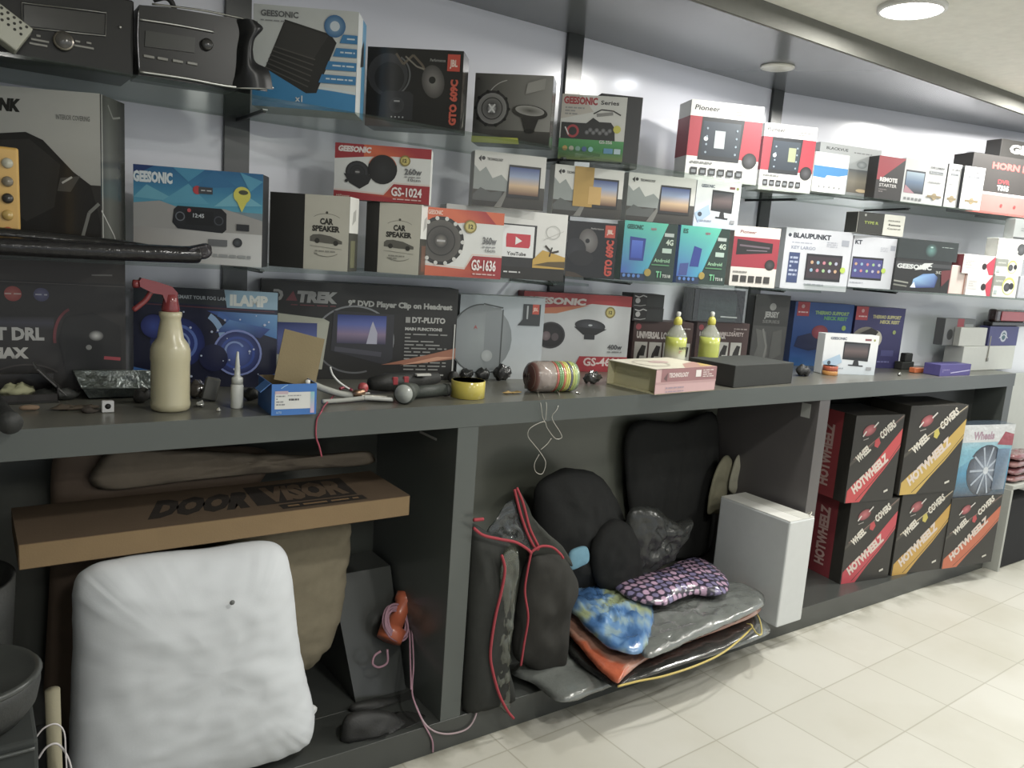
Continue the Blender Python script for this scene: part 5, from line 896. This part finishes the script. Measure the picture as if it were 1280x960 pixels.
# black plug with orange cap, connectors
A = Assy('connector', 'small black connector with an orange cap between the violet boxes', 'connector', (*onZ(1140, 464, 1.0)[:2], 1.0)); q = onZ(1136, 462, 1.0)
mb = MB(); mb.box((q.x-.06, q.y, 1.0005), (q.x+.04, q.y+.04, 1.036), c('1c1d1b'), .003); mb.box((q.x-.03, q.y+.005, 1.035), (q.x+.03, q.y+.035, 1.075), c('1f201e'), .004); A.add(mb, 'body', 'rubber')
q = onZ(1146, 466, 1.0); mb = MB(); mb.box((q.x-.035, q.y-.01, 1.0005), (q.x+.045, q.y+.02, 1.024), c('cc6420'), .003); A.add(mb, 'orange_cap', 'plastic')
lump('black_connector', 'small black connector lying behind the flat black box', 'connector', 1003, 470, .07, .05, .045, c('1c1d1d'), 'rubber', .012, seed=4)
lump('silver_scrap', 'tiny silver screw cap at the foot of the violet pillow carton', 'scrap', 1124, 470, .02, .015, .014, c('8a8a86'), 'foil', .003, seed=6)
# strap and red can by the right-hand white carton
q = TOPZ['wc'][1]; zw = TOPZ['wc'][0]
mb = MB(); X = along(1237, (0, q.y-.004, zw), (1, 0, 0)); mb.box((X-.004, q.y-.0045, zw-.06), (X+.004, q.y-.0025, zw+.05), c('9a9684'), .0008); mb.box((X-.008, q.y-.006, zw-.075), (X+.008, q.y-.002, zw-.058), c('8a8a80'), .001); single(mb, 'hanging_strap', 'thin grey strap with buckle hanging before the plain white carton', 'strap')
A = Assy('camera_blister', 'red and black rounded packet above the violet box, right end', 'packet', (*TOPZ['vi'][1][:2], TOPZ['vi'][0])); z0 = TOPZ['vi'][0]; q = TOPZ['vi'][1]
mb = MB(); xa = along(1236, (0, q.y+.02, z0), (1, 0, 0)); xb = along(1278, (0, q.y+.02, z0), (1, 0, 0)); mb.box((xa, q.y+.005, z0+.0006), (xb, q.y+.05, z0+.022), c('1f1c1d'), .005, seg=2); A.add(mb, 'tray', 'gloss')
mb = MB(); mb.box((xa+.03, q.y+.005, z0+.022), (xb, q.y+.05, z0+.085), c('3a1c1f'), .012, seg=3); p_ = A.add(mb, 'pouch', 'wrap')
mb = MB(); mb.box((xa+.075, q.y+.001, z0+.028), (xb-.01, q.y+.006, z0+.075), c('c03a44'), .003); A.add(mb, 'red_panel', 'gloss', p_)
# ---- left clutter
q = onZ(35, 505, 1.0); A = Assy('plastic_tray', 'black open plastic tray with tilted lid at the left of the worktop', 'tray', (q.x, q.y, 1.0)); T = Matrix.Translation((q.x-.07, q.y, 1.0005)) 
mb = MB(); mb.box((-.02, 0, 0), (.13, .11, .004), c('20201e'), .001, M=T); mb.box((-.02, 0, .004), (.13, .004, .02), c('26211f'), .001, M=T); mb.box((.126, 0, .004), (.13, .11, .035), c('26211f'), .001, M=T); mb.box((-.02, .106, .004), (.13, .11, .05), c('26211f'), .001, M=T); A.add(mb, 'tray_body', 'plastic')
mb = MB(); T2 = T @ Matrix.Translation((.13, .11, .02)) @ Matrix.Rotation(radians(-32), 4, 'Y'); mb.box((-.085, -.1, -.002), (.0, 0.0, .002), c('33312d'), .001, M=T @ Matrix.Translation((.145, .11, .012)) @ Matrix.Rotation(radians(48), 4, 'Y')); A.add(mb, 'lid', 'plastic')
lump('foam_piece', 'cream crumpled piece lying in the black tray', 'scrap', 22, 496, .075, .05, .03, c('b5b48a'), 'matte', .010, z=1.006, seed=11)
lump('wood_block', 'small tan bar at the front of the black tray', 'scrap', 37, 513, .04, .012, .012, c('8a6f55'), 'matte', .001, seed=12)
q = onZ(130, 500, 1.0); A = Assy('metal_tray', 'grey crumpled thin metal tray left of the spray bottle', 'tray', (q.x, q.y, 1.0)); mb = MB()
ps = [(0, 0, .004), (.17, 0, .004), (.19, .09, .004), (.0, .10, .004)]; qs = [(-.015, -.012, .030), (.185, -.008, .022), (.215, .10, .046), (-.02, .12, .050)]
ps = [Vector((q.x-.03+a_[0], q.y+.01+a_[1], 1.0+a_[2])) for a_ in ps]; qs = [Vector((q.x-.03+a_[0], q.y+.01+a_[1], 1.0+a_[2])) for a_ in qs]
mb.face(ps, c('4a504e'))
for i in range(4): j = (i+1) % 4; mb.face([ps[i], ps[j], qs[j], qs[i]], c('565e5c')); mb.tube([qs[i], qs[j]], .0015, c('8a928e'), 5)
mb.face([p_-Vector((0, 0, .003)) for p_ in ps][::-1], c('5a625f')); A.add(mb, 'tray_body', 'foil')
q = onZ(135, 516, 1.0); mb = MB(); mb.box((q.x-.012, q.y-.001, 1.0005), (q.x+.012, q.y+.012, 1.026), c('c6c6c6'), .0015); o = single(mb, 'square_socket', 'small white square socket with a black hole near the worktop edge', 'socket')
mb = MB(); ce = Vector((0, -.0072, .014)); mb.lathe([(.006, 0), (.0, .0003)], c('1a1a1a'), 14, Matrix.Translation(ce) @ Matrix.Rotation(pi/2, 4, 'X')); mb.build('hole', 'matte', o)
for i, (x, y, w_, d_, h_, cc, lab, mt_) in enumerate(((70, 500, .10, .05, .028, '262824', 'dark tangled bracket between the black tray and the metal tray', 'rubber'), (95, 512, .10, .03, .010, '55493a', 'flat brown scrap in front of the metal tray', 'matte'), (112, 516, .035, .02, .012, '3c342c', 'small dark brown scrap beside the square socket', 'matte'), (178, 503, .04, .04, .035, '2c2a26', 'dark rounded fitting left of the spray bottle foot', 'rubber'), (246, 498, .045, .05, .045, '3a332c', 'dark brown fitting right of the spray bottle', 'wrap'), (250, 509, .022, .018, .016, 'c8c9c4', 'shiny silver bulb right of the spray bottle', 'foil'), (274, 514, .012, .01, .005, 'd8d8d2', 'tiny white bit of foil before the small white bottle', 'foil'), (315, 500, .05, .04, .03, '23241f', 'dark fitting between the small white bottle and the open blue box', 'rubber'), (640, 492, .07, .02, .008, 'a88a4a', 'brown thin sticks lying right of the yellow tape', 'matte'), (722, 492, .02, .012, .006, 'c0c0b8', 'tiny pale foil scrap in front of the glossy black packet', 'foil'))):
    lump('loose_fitting', lab, 'scrap', x, y, w_, d_, h_, c(cc), mt_, .006, seed=20+i)
q = onZ(262, 505, 1.0); mb = MB(); T = Matrix.Translation((q.x, q.y+.03, 1.0005)) @ Matrix.Rotation(radians(-10), 4, 'Z') @ Matrix.Rotation(radians(14), 4, 'Y'); T = Matrix.Translation((q.x-.012, q.y+.03, 1.0065)) @ Matrix.Rotation(radians(-10), 4, 'Z') @ Matrix.Rotation(radians(12), 4, 'Y'); mb.box((0, 0, 0), (.034, .02, .055), c('4a4a44'), .003, M=T); single(mb, 'relay', 'grey square relay tilted right of the spray bottle', 'relay', 'plastic')
# dark round knob of a handle sticking out over the worktop edge
q = onY(13, 529, 1.725); mb = MB(); mb.tube([q+Vector((-.02, .16, .012)), q+Vector((-.008, .06, .004)), q+Vector((-.003, .02, 0)), q], [.016, .017, .021, .0215], c('1e201e'), 20)
mb.v = [(x, y, max(z_, 1.001) if y > YC-.002 else z_) for x, y, z_ in mb.v]
single(mb, 'tool_handle', 'black round tool handle sticking out over the worktop edge at far left', 'handle', 'rubber')

# ================================================================ under the worktop
zb = .0905
# door visor carton
def dvt(f):
    f.rect(0, 0, 1, 1, c('64503a')); f.text('DOOR', .29, .28, .42, c('2a221a'), w=.26, b=.08, sh=.35); f.poly([(.565, .24), (.86, .24), (.875, .86), (.575, .86)], c('2a221a')); f.text('VISOR', .595, .34, .42, c('64503a'), w=.25, b=.06, sh=.15); f.rect(.62, .06, .87, .2, c('2a221a')); f.scribble(.64, .09, .85, .17, 1, c('8a6a42'))
mb = MB(); mb.box((0, 0, 0), (.885, .25, .055), c('735a38'), .002, cols={'T': c('64503a'), 'F': c('846a42')}); dvt(Face(mb, (0, 0, .055), (1, 0, 0), (0, 1, 0), .885, .25)); o = mb.build('door_visor_carton', 'cardboard', loc=(.079, 1.805, .695)); tag(o, 'long flat brown cardboard carton resting on the white sack', 'box')  # shadow of the worktop is put into the darker top colour
# white sack
out = [(92, 735), (112, 708), (150, 696), (200, 690), (265, 684), (325, 676), (350, 682), (361, 705), (368, 760), (374, 810), (386, 860), (392, 895), (385, 925), (355, 945), (300, 985), (220, 1030), (130, 1030), (88, 990), (86, 900), (90, 820)]
Yk = 1.81; ws = MB(); pts = pyY(out, Yk)
for p_ in pts: p_.z = min(max(p_.z, .10), .69)
puff(ws, pts, (0, -1, .05), .105, .10, c('cbcfd3'), .0045, 8, (1.2, 1, 2.0), rings=40, p=3.6, pleat=.007, pfreq=12, zmin=zb+.002, sub=8)
ws.v = [(x, y, min(z_, .692)) for x, y, z_ in ws.v]
A = Assy('sack', 'big stuffed white cloth sack under the long brown carton', 'sack', (.42, Yk, zb)); sk = A.add(ws, 'sack_body', 'sackcloth')
mb = MB(); e_ = onY(390, 888, Yk); puff(mb, [e_+Vector(v_) for v_ in ((-.02, 0, .012), (.0, 0, .018), (.012, 0, .004), (.004, 0, -.014), (-.02, 0, -.01))], (0, -1, 0), .012, .008, c('cfd1d1'), .006, 60, rings=6, sub=3); A.add(mb, 'sack_corner', 'cloth')
mb = MB(); e_ = onY(293, 757, Yk-.125); e_.y = Yk-.108; mb.lathe([(.006, 0), (.004, .002), (0, .0025)], c('6a6c6a'), 10, Matrix.Translation(e_) @ Matrix.Rotation(pi/2, 4, 'X')); A.add(mb, 'stain_spot', 'cloth')
# beige sack behind
out = [(300, 640), (370, 642), (432, 640), (436, 680), (430, 730), (418, 790), (392, 828), (365, 850), (340, 900), (260, 900), (240, 760)]
mb = MB(); pts = pyY(out, 2.02)
for p_ in pts: p_.z = min(max(p_.z, .12), .685)
puff(mb, pts, (0, -1, 0), .07, .09, c('80765e'), .010, 8, (1, 1, 1.5), rings=24, p=3.5, zmin=zb+.002, pleat=.02, pfreq=6); mb.v = [(x, y, min(z_, .692)) for x, y, z_ in mb.v]
single(mb, 'sack', 'beige cloth sack behind and right of the white sack', 'sack', 'cloth')
# brown paper bag and folded cloth seen above the carton
mb = MB(); x0 = onY(62, 600, 2.13).x; x1 = onY(440, 600, 2.13).x
pts = [Vector((x0, 2.14, .10)), Vector((x0+.3, 2.14, .10)), Vector((.62, 2.14, .10)), Vector((.62, 2.14, .6)), Vector((.70, 2.14, .80)), Vector((.50, 2.14, .84)), Vector((.3, 2.14, .87)), Vector((x0+.02, 2.14, .88)), Vector((x0, 2.14, .6))]
puff(mb, pts, (0, -1, 0), .035, .07, c('6e5a48'), .006, 10, rings=16, p=5, zmin=zb+.002, ymax=2.235); single(mb, 'paper_bag', 'brown paper bag standing behind the long brown carton', 'bag', 'cardboard')
mb = MB(); q = [Vector(v_) for v_ in ((.26, 2.085, .765), (.5, 2.085, .765), (.78, 2.09, .762), (.98, 2.09, .760), (.97, 2.09, .80), (.8, 2.095, .80), (.62, 2.095, .825), (.45, 2.095, .845), (.28, 2.095, .85))]
puff(mb, q, (0, -1, .2), .03, .03, c('8a7c68'), .012, 16, (1, 1, 2), rings=14, p=3); single(mb, 'folded_cloth', 'beige folded cloth bundle lying behind the long brown carton', 'cloth', 'cloth')
# foam wedge, dark boards, cord winder
mb = MB(); fz = [(x, z_) for x, z_ in ((.93, zb+.001), (1.055, zb+.001), (1.055, .42), (.93, .42))]
A_ = [Vector((.90, 1.95, zb+.001)), Vector((1.06, 1.95, zb+.001)), Vector((1.06, 2.22, zb+.001)), Vector((.90, 2.22, zb+.001))]; B_ = [Vector((.87, 2.09, .43)), Vector((1.06, 2.09, .43)), Vector((1.06, 2.22, .43)), Vector((.87, 2.22, .43))]
fc_ = c('343733')
mb.face(A_[::-1], fc_); mb.face(B_, fc_)
for i in range(4): j = (i+1) % 4; mb.face([A_[i], A_[j], B_[j], B_[i]], fc_)
single(mb, 'foam_wedge', 'dark grey wedge-shaped board leaning in the left cabinet bay', 'board', 'laminate')
mb = MB()
A = Assy('cord_winder', 'orange cord winder wrapped in pink rope, leaning on the dark wedge', 'winder', (.99, 1.97, .25))
Yw_ = lambda z_: 1.95+(z_-zb)*.412
w0 = onY(486, 800, 1.96); w1 = onY(508, 744, 2.02)
mb.tube([w0, w0.lerp(w1, .25), w0.lerp(w1, .3), w0.lerp(w1, .8), w0.lerp(w1, .84), w1], [.040, .042, .027, .024, .031, .031], c('c05a2c'), 8); A.add(mb, 'winder_frame', 'plastic')
mb = MB(); rr = random.Random(2); pk = c('b08494'); ce = w0.lerp(w1, .42)+Vector((-.012, 0, 0)); ax = (w1-w0).normalized(); e1 = ax.cross(Vector((0, 1, 0))).normalized()
for k in range(7):
    r = rr.uniform(.036, .056); o_ = ax*rr.uniform(-.02, .012); tl = rr.uniform(-.6, .6)
    cpt = [ce + o_ + e1*r*cos(t_) + ax*r*.8*sin(t_)*1 + Vector((0, -.022+.012*sin(t_+tl)+rr.uniform(-.003, .003), 0)) for t_ in [x_*2*pi/10 for x_ in range(10)]]
    mb.tube(smooth(cpt, 4), .0032, pk, 6, closed=True)
lp = pyY([(484, 812), (484, 828), (474, 834), (466, 830), (468, 820), (476, 814)], 1.93); path(mb, lp, .0034, pk)
A.add(mb, 'rope_coil', 'cloth')
mb = MB(); tail = [onY(513, 765, 1.98), onY(515, 790, 1.95), onY(517, 830, 1.88), onY(515, 862, 1.82), onY(519, 880, 1.78), onY(530, 905, YC-.004), onY(540, 925, YC-.006), onY(541, 940, YC-.006)]
path(mb, tail, .0026, pk); path(mb, [onY(512, 790, 1.95), onY(513, 830, 1.88), onY(514, 862, 1.82)], .0026, pk)
path(mb, [onY(520, 882, 1.78), onY(530, 903, YC-.004), onY(545, 915, YC-.006), onY(565, 917, YC-.006), onY(585, 910, YC-.006), onY(595, 893, YC-.006), onY(596, 872, YC-.006), onY(594, 862, YC-.006), onY(598, 854, YC-.006)], .0026, c('b8a0a6')); A.add(mb, 'rope_tail', 'cloth')
def pack(nm, lab, cat, out, Y=None, Z=None, n=(0, -1, 0), tf=.03, tb=.03, col=BLK, wr=.006, fs=14, mt='cloth', an=(1, 1, 1), colf=None, p=3, zmin=None, rings=16, ret=False, zoff=None, seed=0, sub=6):
    mb = MB(); pts = pyY(out, Y) if Y is not None else pyZ(out, Z)
    if zoff: pts = [q_+Vector((0, 0, z_)) for q_, z_ in zip(pts, zoff)]
    puff(mb, pts, n, tf, tb, col, wr, fs, an, rings, p, colf, sub, zmin if zmin is not None else zb+.001, seed)
    if ret: return mb
    return single(mb, nm, lab, cat, mt)
pack('foam_block', 'large black foam lump low in the left bay beside the white sack', 'foam', [(432, 900), (470, 888), (500, 895), (520, 930), (525, 985), (470, 990), (430, 950)], Y=1.80, tf=.03, tb=.06, col=c('1c1c1b'), mt='rubber', wr=.01)
pack('foam_block', 'flat black foam lump behind the larger one, before the dark wedge', 'foam', [(440, 880), (500, 872), (545, 885), (548, 905), (500, 912), (450, 905)], Y=1.92, tf=.03, tb=.02, col=c('222321'), mt='rubber', wr=.01)
# black bags with red piping
cb = c('21221f'); rp = c('a02c38')
A = Assy('garment_bag', 'black bag with red piping and clear side strip, leaning on the divider', 'bag', (1.25, 1.78, zb))
mb = pack('', '', '', [(585, 700), (588, 655), (612, 668), (640, 682), (644, 720), (638, 780), (632, 830), (640, 890), (600, 905), (578, 890), (580, 800)], Y=1.77, tf=.045, tb=.04, col=c('262824'), wr=.012, fs=9, an=(1, 1, .6), ret=True, p=4); A.add(mb, 'bag_body', 'cloth')
mb = pack('', '', '', [(628, 694), (648, 688), (646, 730), (640, 790), (634, 840), (636, 888), (622, 880), (616, 835), (622, 780)], Y=1.735, tf=.012, tb=.012, col=c('5a5e50'), wr=.012, fs=30, ret=True, p=4, zmin=.04); A.add(mb, 'clear_strip', 'film')
mb = MB(); path(mb, pyY([(627, 694), (631, 712), (627, 738), (619, 772), (613, 815), (616, 840), (624, 868), (634, 888), (642, 898)], 1.715), .0042, rp); A.add(mb, 'piping', 'cloth', label='red piping')
mb = MB(); path(mb, pyY([(592, 650), (604, 649)], 1.735), .005, rp); path(mb, pyY([(592, 660), (604, 669), (625, 674), (645, 678), (660, 687), (664, 692)], 1.73), .0045, rp); A.add(mb, 'piping', 'cloth', label='red piping')
A = Assy('garment_bag', 'black bag with red piping and raised pointed flap, right of the other piped bag', 'bag', (1.45, 1.80, zb))
mb = pack('', '', '', [(660, 700), (676, 690), (700, 692), (716, 712), (720, 732), (712, 760), (708, 800), (702, 842), (680, 842), (655, 832), (640, 815), (646, 760)], Y=1.82, tf=.05, tb=.05, col=c('282722'), wr=.012, fs=10, an=(1, 1, .7), ret=True, p=3.5); A.add(mb, 'bag_body', 'cloth')
mb = pack('', '', '', [(664, 694), (652, 660), (642, 616), (648, 612), (662, 640), (682, 664), (704, 684), (716, 708), (700, 700), (680, 696)], Y=1.82, tf=.012, tb=.012, col=c('30322c'), wr=.006, ret=True); A.add(mb, 'flap', 'cloth')
mb = pack('', '', '', [(606, 672), (618, 650), (640, 625), (650, 650), (664, 686), (645, 678), (622, 676)], Y=1.80, tf=.01, tb=.01, col=c('2c3236'), wr=.010, fs=35, ret=True); A.add(mb, 'clear_strip', 'film')
mb = MB(); path(mb, pyY([(643, 612), (650, 640), (658, 664), (668, 684), (673, 684), (662, 660), (654, 630), (646, 610)], 1.79), .0042, rp); path(mb, pyY([(664, 690), (676, 683), (690, 684), (700, 692), (704, 698)], 1.775), .004, rp); path(mb, pyY([(664, 690), (659, 715), (656, 740), (660, 772), (655, 805), (651, 832)], 1.76), .0036, rp); A.add(mb, 'piping', 'cloth', label='red piping')
pack('stuffed_bag', 'tall black stuffed bag at the back of the middle bay', 'bag', [(668, 620), (690, 590), (725, 585), (755, 600), (775, 640), (790, 690), (780, 735), (700, 740), (676, 700)], Y=2.08, tf=.09, tb=.06, col=c('1d1e1d'), wr=.012, mt='cloth')
pack('stuffed_bag', 'slumped black bag in front of the tall one, over the dotted packet', 'bag', [(740, 680), (765, 650), (790, 660), (800, 700), (800, 728), (768, 738), (745, 730)], Y=1.98, tf=.05, tb=.05, col=c('181918'), wr=.01)
pack('plastic_bag', 'crumpled dark grey plastic bag right of the slumped black bag', 'bag', [(786, 640), (815, 632), (845, 652), (868, 650), (856, 678), (838, 700), (815, 716), (790, 722), (782, 690)], Y=1.98, tf=.04, tb=.05, col=c('2a2c2a'), wr=.018, fs=20, mt='blackwrap')
pack('black_drape', 'dark cloth hanging at the back of the middle bay', 'cloth', [(790, 530), (850, 528), (895, 520), (898, 620), (885, 690), (840, 700), (800, 690), (782, 600)], Y=2.19, tf=.02, tb=.03, col=c('1b1c1a'), wr=.010, fs=9, an=(2, 1, .3), p=6)
pack('cream_padding', 'pale padding piece showing above the white carton in the middle bay', 'padding', [(884, 640), (890, 600), (905, 570), (915, 575), (912, 600), (902, 640), (892, 642)], Y=2.12, tf=.012, tb=.012, col=c('7a765e'), wr=.006)
pack('cream_padding', 'smaller pale padding piece right of the other one, above the white carton', 'padding', [(912, 615), (914, 590), (924, 568), (938, 588), (930, 594), (930, 616)], Y=2.10, tf=.012, tb=.012, col=c('8f8c78'), wr=.005)
pack('blue_pouch', 'small light blue pouch beside the piped black bag', 'pouch', [(712, 692), (722, 684), (734, 684), (736, 700), (726, 708), (712, 712)], Y=1.93, tf=.014, tb=.02, col=c('6fa2b8'), wr=.003, mt='cloth')
# stack of packets on the cabinet floor
up = (0, 0, 1)
pack('packed_sheet', 'folded grey plastic sheet at the bottom of the packet stack', 'packet', [(640, 838), (668, 856), (700, 878), (740, 866), (800, 846), (880, 822), (945, 800), (962, 784), (920, 752), (860, 752), (760, 780), (690, 800)], Z=.118, n=up, tf=.018, tb=.018, col=c('666a66'), wr=.006, mt='wrap', p=7)
pack('packet', 'dark packet with a yellow cord edge under the orange one', 'packet', [(712, 800), (762, 856), (790, 852), (850, 832), (915, 808), (950, 780), (930, 752), (850, 760)], Z=.146, n=up, tf=.012, tb=.010, col=c('2a2a28'), wr=.004, mt='wrap', p=7)
mb = MB(); path(mb, pyZ([(772, 858), (800, 851), (830, 845), (870, 832), (905, 815), (935, 790), (940, 782), (928, 780)], .152), .0035, c('c0a83c')); path(mb, pyZ([(938, 780), (946, 792), (952, 792), (950, 776), (944, 764)], .165), .003, c('b8a850')); single(mb, 'yellow_cord', 'yellow cord along the front edge of the packet stack', 'cord')
pack('packet', 'bright orange folded packet in the middle of the packet stack', 'packet', [(700, 770), (706, 785), (735, 822), (768, 853), (780, 846), (806, 826), (850, 806), (905, 786), (952, 762), (930, 735), (850, 735), (760, 750)], Z=.176, n=up, tf=.016, tb=.014, col=c('c85a28'), wr=.008, fs=12, mt='wrap', p=6, colf=lambda q_: c('c85a28') if q_.x < 1.62 or q_.z < .17 else c('b8826a'))
def bluef(q_):
    t_ = noise.noise(q_*14)+.5*noise.noise(q_*31); return c('3a6ea8') if t_ < -.1 else (c('5f8fc0') if t_ < .28 else (c('8aa8b4') if t_ < .5 else c('9aa878')))
pack('packet', 'blue patterned packet in clear plastic on the orange one', 'packet', [(698, 732), (702, 748), (735, 786), (762, 808), (795, 818), (812, 800), (818, 760), (800, 725), (750, 712), (708, 716)], Z=.222, n=up, tf=.03, tb=.024, col=c('3a6ea8'), wr=.012, fs=26, mt='wrap', p=5, colf=bluef, rings=22)
pack('packet', 'grey cloth packet in clear plastic on the right of the packet stack', 'packet', [(795, 778), (796, 800), (806, 822), (830, 816), (868, 798), (915, 778), (955, 756), (948, 738), (910, 728), (850, 742), (815, 756)], Z=.210, n=up, tf=.022, tb=.018, col=c('6a6e6a'), wr=.009, fs=18, mt='wrap', p=5)
def dotf(q_):
    s_ = 36; u_ = q_.x*s_; v_ = q_.y*s_*.9; r_ = math.floor(v_); u2 = u_+(.5 if r_ % 2 else 0); cx = math.floor(u2)+.5; cy = r_+.5; dd = hypot(u2-cx, (v_-cy))
    rr_ = random.Random(int(math.floor(u2))*131+r_*7); a_ = rr_.random()
    return (c('b490ac') if a_ < .5 else c('7a7098')) if dd < .40 else c('2c2438')
mb = MB(); pts = pyZ([(760, 722), (778, 742), (800, 752), (828, 756), (850, 748), (872, 742), (905, 742), (911, 728), (898, 712), (874, 699), (850, 704), (820, 716)], .262)
# fine mesh so that the dot print reads
puff(mb, pts, up, .03, .02, BLK, .006, 14, rings=60, p=4, colf=dotf, sub=26, zmin=.2)
single(mb, 'dotted_packet', 'purple packet with pink dot pattern on top of the packet stack', 'packet', 'gloss')
# white carton at the edge of the middle bay
A = Assy('leaning_carton', 'tall plain white carton standing at the front right of the middle bay', 'box', (2.545, 1.69, zb))
mb = MB(); mb.box((2.472, 1.69, zb+.0005), (2.622, 2.02, .505), c('cdd0cf'), .006, seg=2, cols={'L': c('c4c9ca')}); cb_ = A.add(mb, 'carton_body', 'card')
mb = MB(); mb.box((2.474, 1.692, .5052), (2.55, 2.018, .5065), c('d6d6d0'), .0004); A.add(mb, 'top_flap', 'card')
mb = MB(); mb.box((2.552, 1.692, .5052), (2.62, 2.018, .5065), c('c8c8c0'), .0004); A.add(mb, 'top_flap', 'card')
mb = MB(); path(mb, [(2.60, 1.70, .509), (2.64, 1.72, .512), (2.652, 1.74, .50), (2.648, 1.75, .49)], .0018, c('c8c5b5')); A.add(mb, 'loose_thread', 'cloth')
# black bin, bowl and glass dome by the left edge
bc = Vector((-.02, 1.56, 0))
mb = MB(); mb.box((bc.x-.14, 1.47, .0), (.085, 1.66, .515), c('2f3331'), .006, seg=2); A = Assy('plastic_crate', 'dark grey crate in front of the counter at the lower left', 'crate', (-.02, 1.56, 0)); A.add(mb, 'crate_body', 'matte')
mb = MB(); path(mb, [(-.16, 1.468, .50), (.0, 1.466, .50), (.08, 1.468, .50)], .004, c('3c403e')); A.add(mb, 'crate_rim', 'plastic')
T = Matrix.Translation((-.012, 1.565, .516)); A = Assy('plastic_bowl', 'deep black plastic bowl with thick rim standing on the dark crate', 'bowl', (.0, 1.565, .546))
mb = MB(); mb.lathe([(.06, 0), (.085, .010), (.103, .035), (.110, .07), (.108, .092), (.100, .092), (.098, .07), (.085, .03), (.045, .012), (0, .010)], c('2b2d2b'), 40, T); A.add(mb, 'bowl_body', 'rubber')
mb = MB(); mb.lathe([(.108, .084), (.113, .090), (.106, .098), (.099, .092)], c('383b38'), 40, T); A.add(mb, 'rim', 'plastic')
T = Matrix.Translation((-.06, 1.815, .091)); mb = MB(); mb.lathe([(.11, 0), (.115, .3), (.13, .52), (.135, .60), (.128, .60), (.12, .5), (.1, .05), (0, .04)], c('232523'), 36, T); single(mb, 'black_drum', 'dark round tub standing behind the black bowl in the left bay', 'tub', 'rubber')
T = Matrix.Translation((-.035, 1.565, .528)); A = Assy('glass_dome', 'small glossy dark dome standing in the black bowl at the left edge', 'dome', (-.035, 1.565, .528)); mb = MB(); mb.lathe([(.012, 0), (.015, .03), (.012, .09), (.025, .12), (.042, .15), (.048, .18), (.042, .21), (.024, .232), (0, .238)], c('3a3e3c'), 28, T); A.add(mb, 'dome_body', 'wrap')
mb = MB(); mb.tube([Vector((.118, 1.60, 0.001)), Vector((.12, 1.60, .2)), Vector((.118, 1.60, .53))], .013, c('8f886c'), 14); single(mb, 'cardboard_tube', 'worn beige tube standing beside the dark crate', 'tube', 'cardboard')
mb = MB(); wc_ = c('c5bfbf')
path(mb, pyY([(44, 923), (55, 910), (70, 905), (80, 915), (82, 940), (84, 975)], 1.56), .0016, wc_); path(mb, pyY([(48, 948), (58, 934), (72, 930), (84, 945), (90, 965), (92, 990)], 1.565), .0020, wc_); single(mb, 'white_wire', 'thin white wire loops beside the beige tube', 'wire')
# side shelf and packets beyond the counter's right end
A = Assy('side_cabinet', 'pale side cabinet with an open shelf past the right end of the counter', 'cabinet', (4.6, 1.75, 0)); 
mb = MB(); mb.box((4.245, 1.69, .425), (4.95, 1.855, .447), c('b8bab2'), .002); A.add(mb, 'shelf_board', 'card')
mb = MB(); mb.box((4.245, 1.835, 0), (4.95, 1.855, .425), c('b4b6ae'), .001); A.add(mb, 'back_panel', 'card')
mb = MB(); mb.box((4.245, 1.835, .447), (4.95, 1.855, .98), c('c4c6c0'), .001); A.add(mb, 'upper_panel', 'card')
mb = MB(); mb.box((4.235, 1.69, 0), (4.255, 1.835, .425), c('b0b2aa'), .001); A.add(mb, 'side_panel', 'card')
for i in range(4):
    mb = MB(); X = 4.27; z0 = .4475+i*.038; puff(mb, [(X, 1.71, z0+.018), (X+.12, 1.705, z0+.018), (X+.25, 1.71, z0+.018), (X+.25, 1.80, z0+.018), (X+.12, 1.805, z0+.018), (X, 1.80, z0+.018)], up, .018, .017, c('8a4a50') if i % 2 else c('a06a68'), .006, 30, rings=8, sub=4, zmin=z0, seed=i*5, p=5); single(mb, 'wrapped_packet', ('lowest', 'second', 'third', 'topmost')[i]+' of the dull red wrapped packets on the side shelf', 'packet', 'wrap', 'red packets on the side shelf')
mb = MB(); mb.box((4.30, 1.71, .001), (4.60, 1.82, .36), c('1c1c1f'), .004); single(mb, 'black_case', 'black case under the side shelf past the counter end', 'case', 'matte')
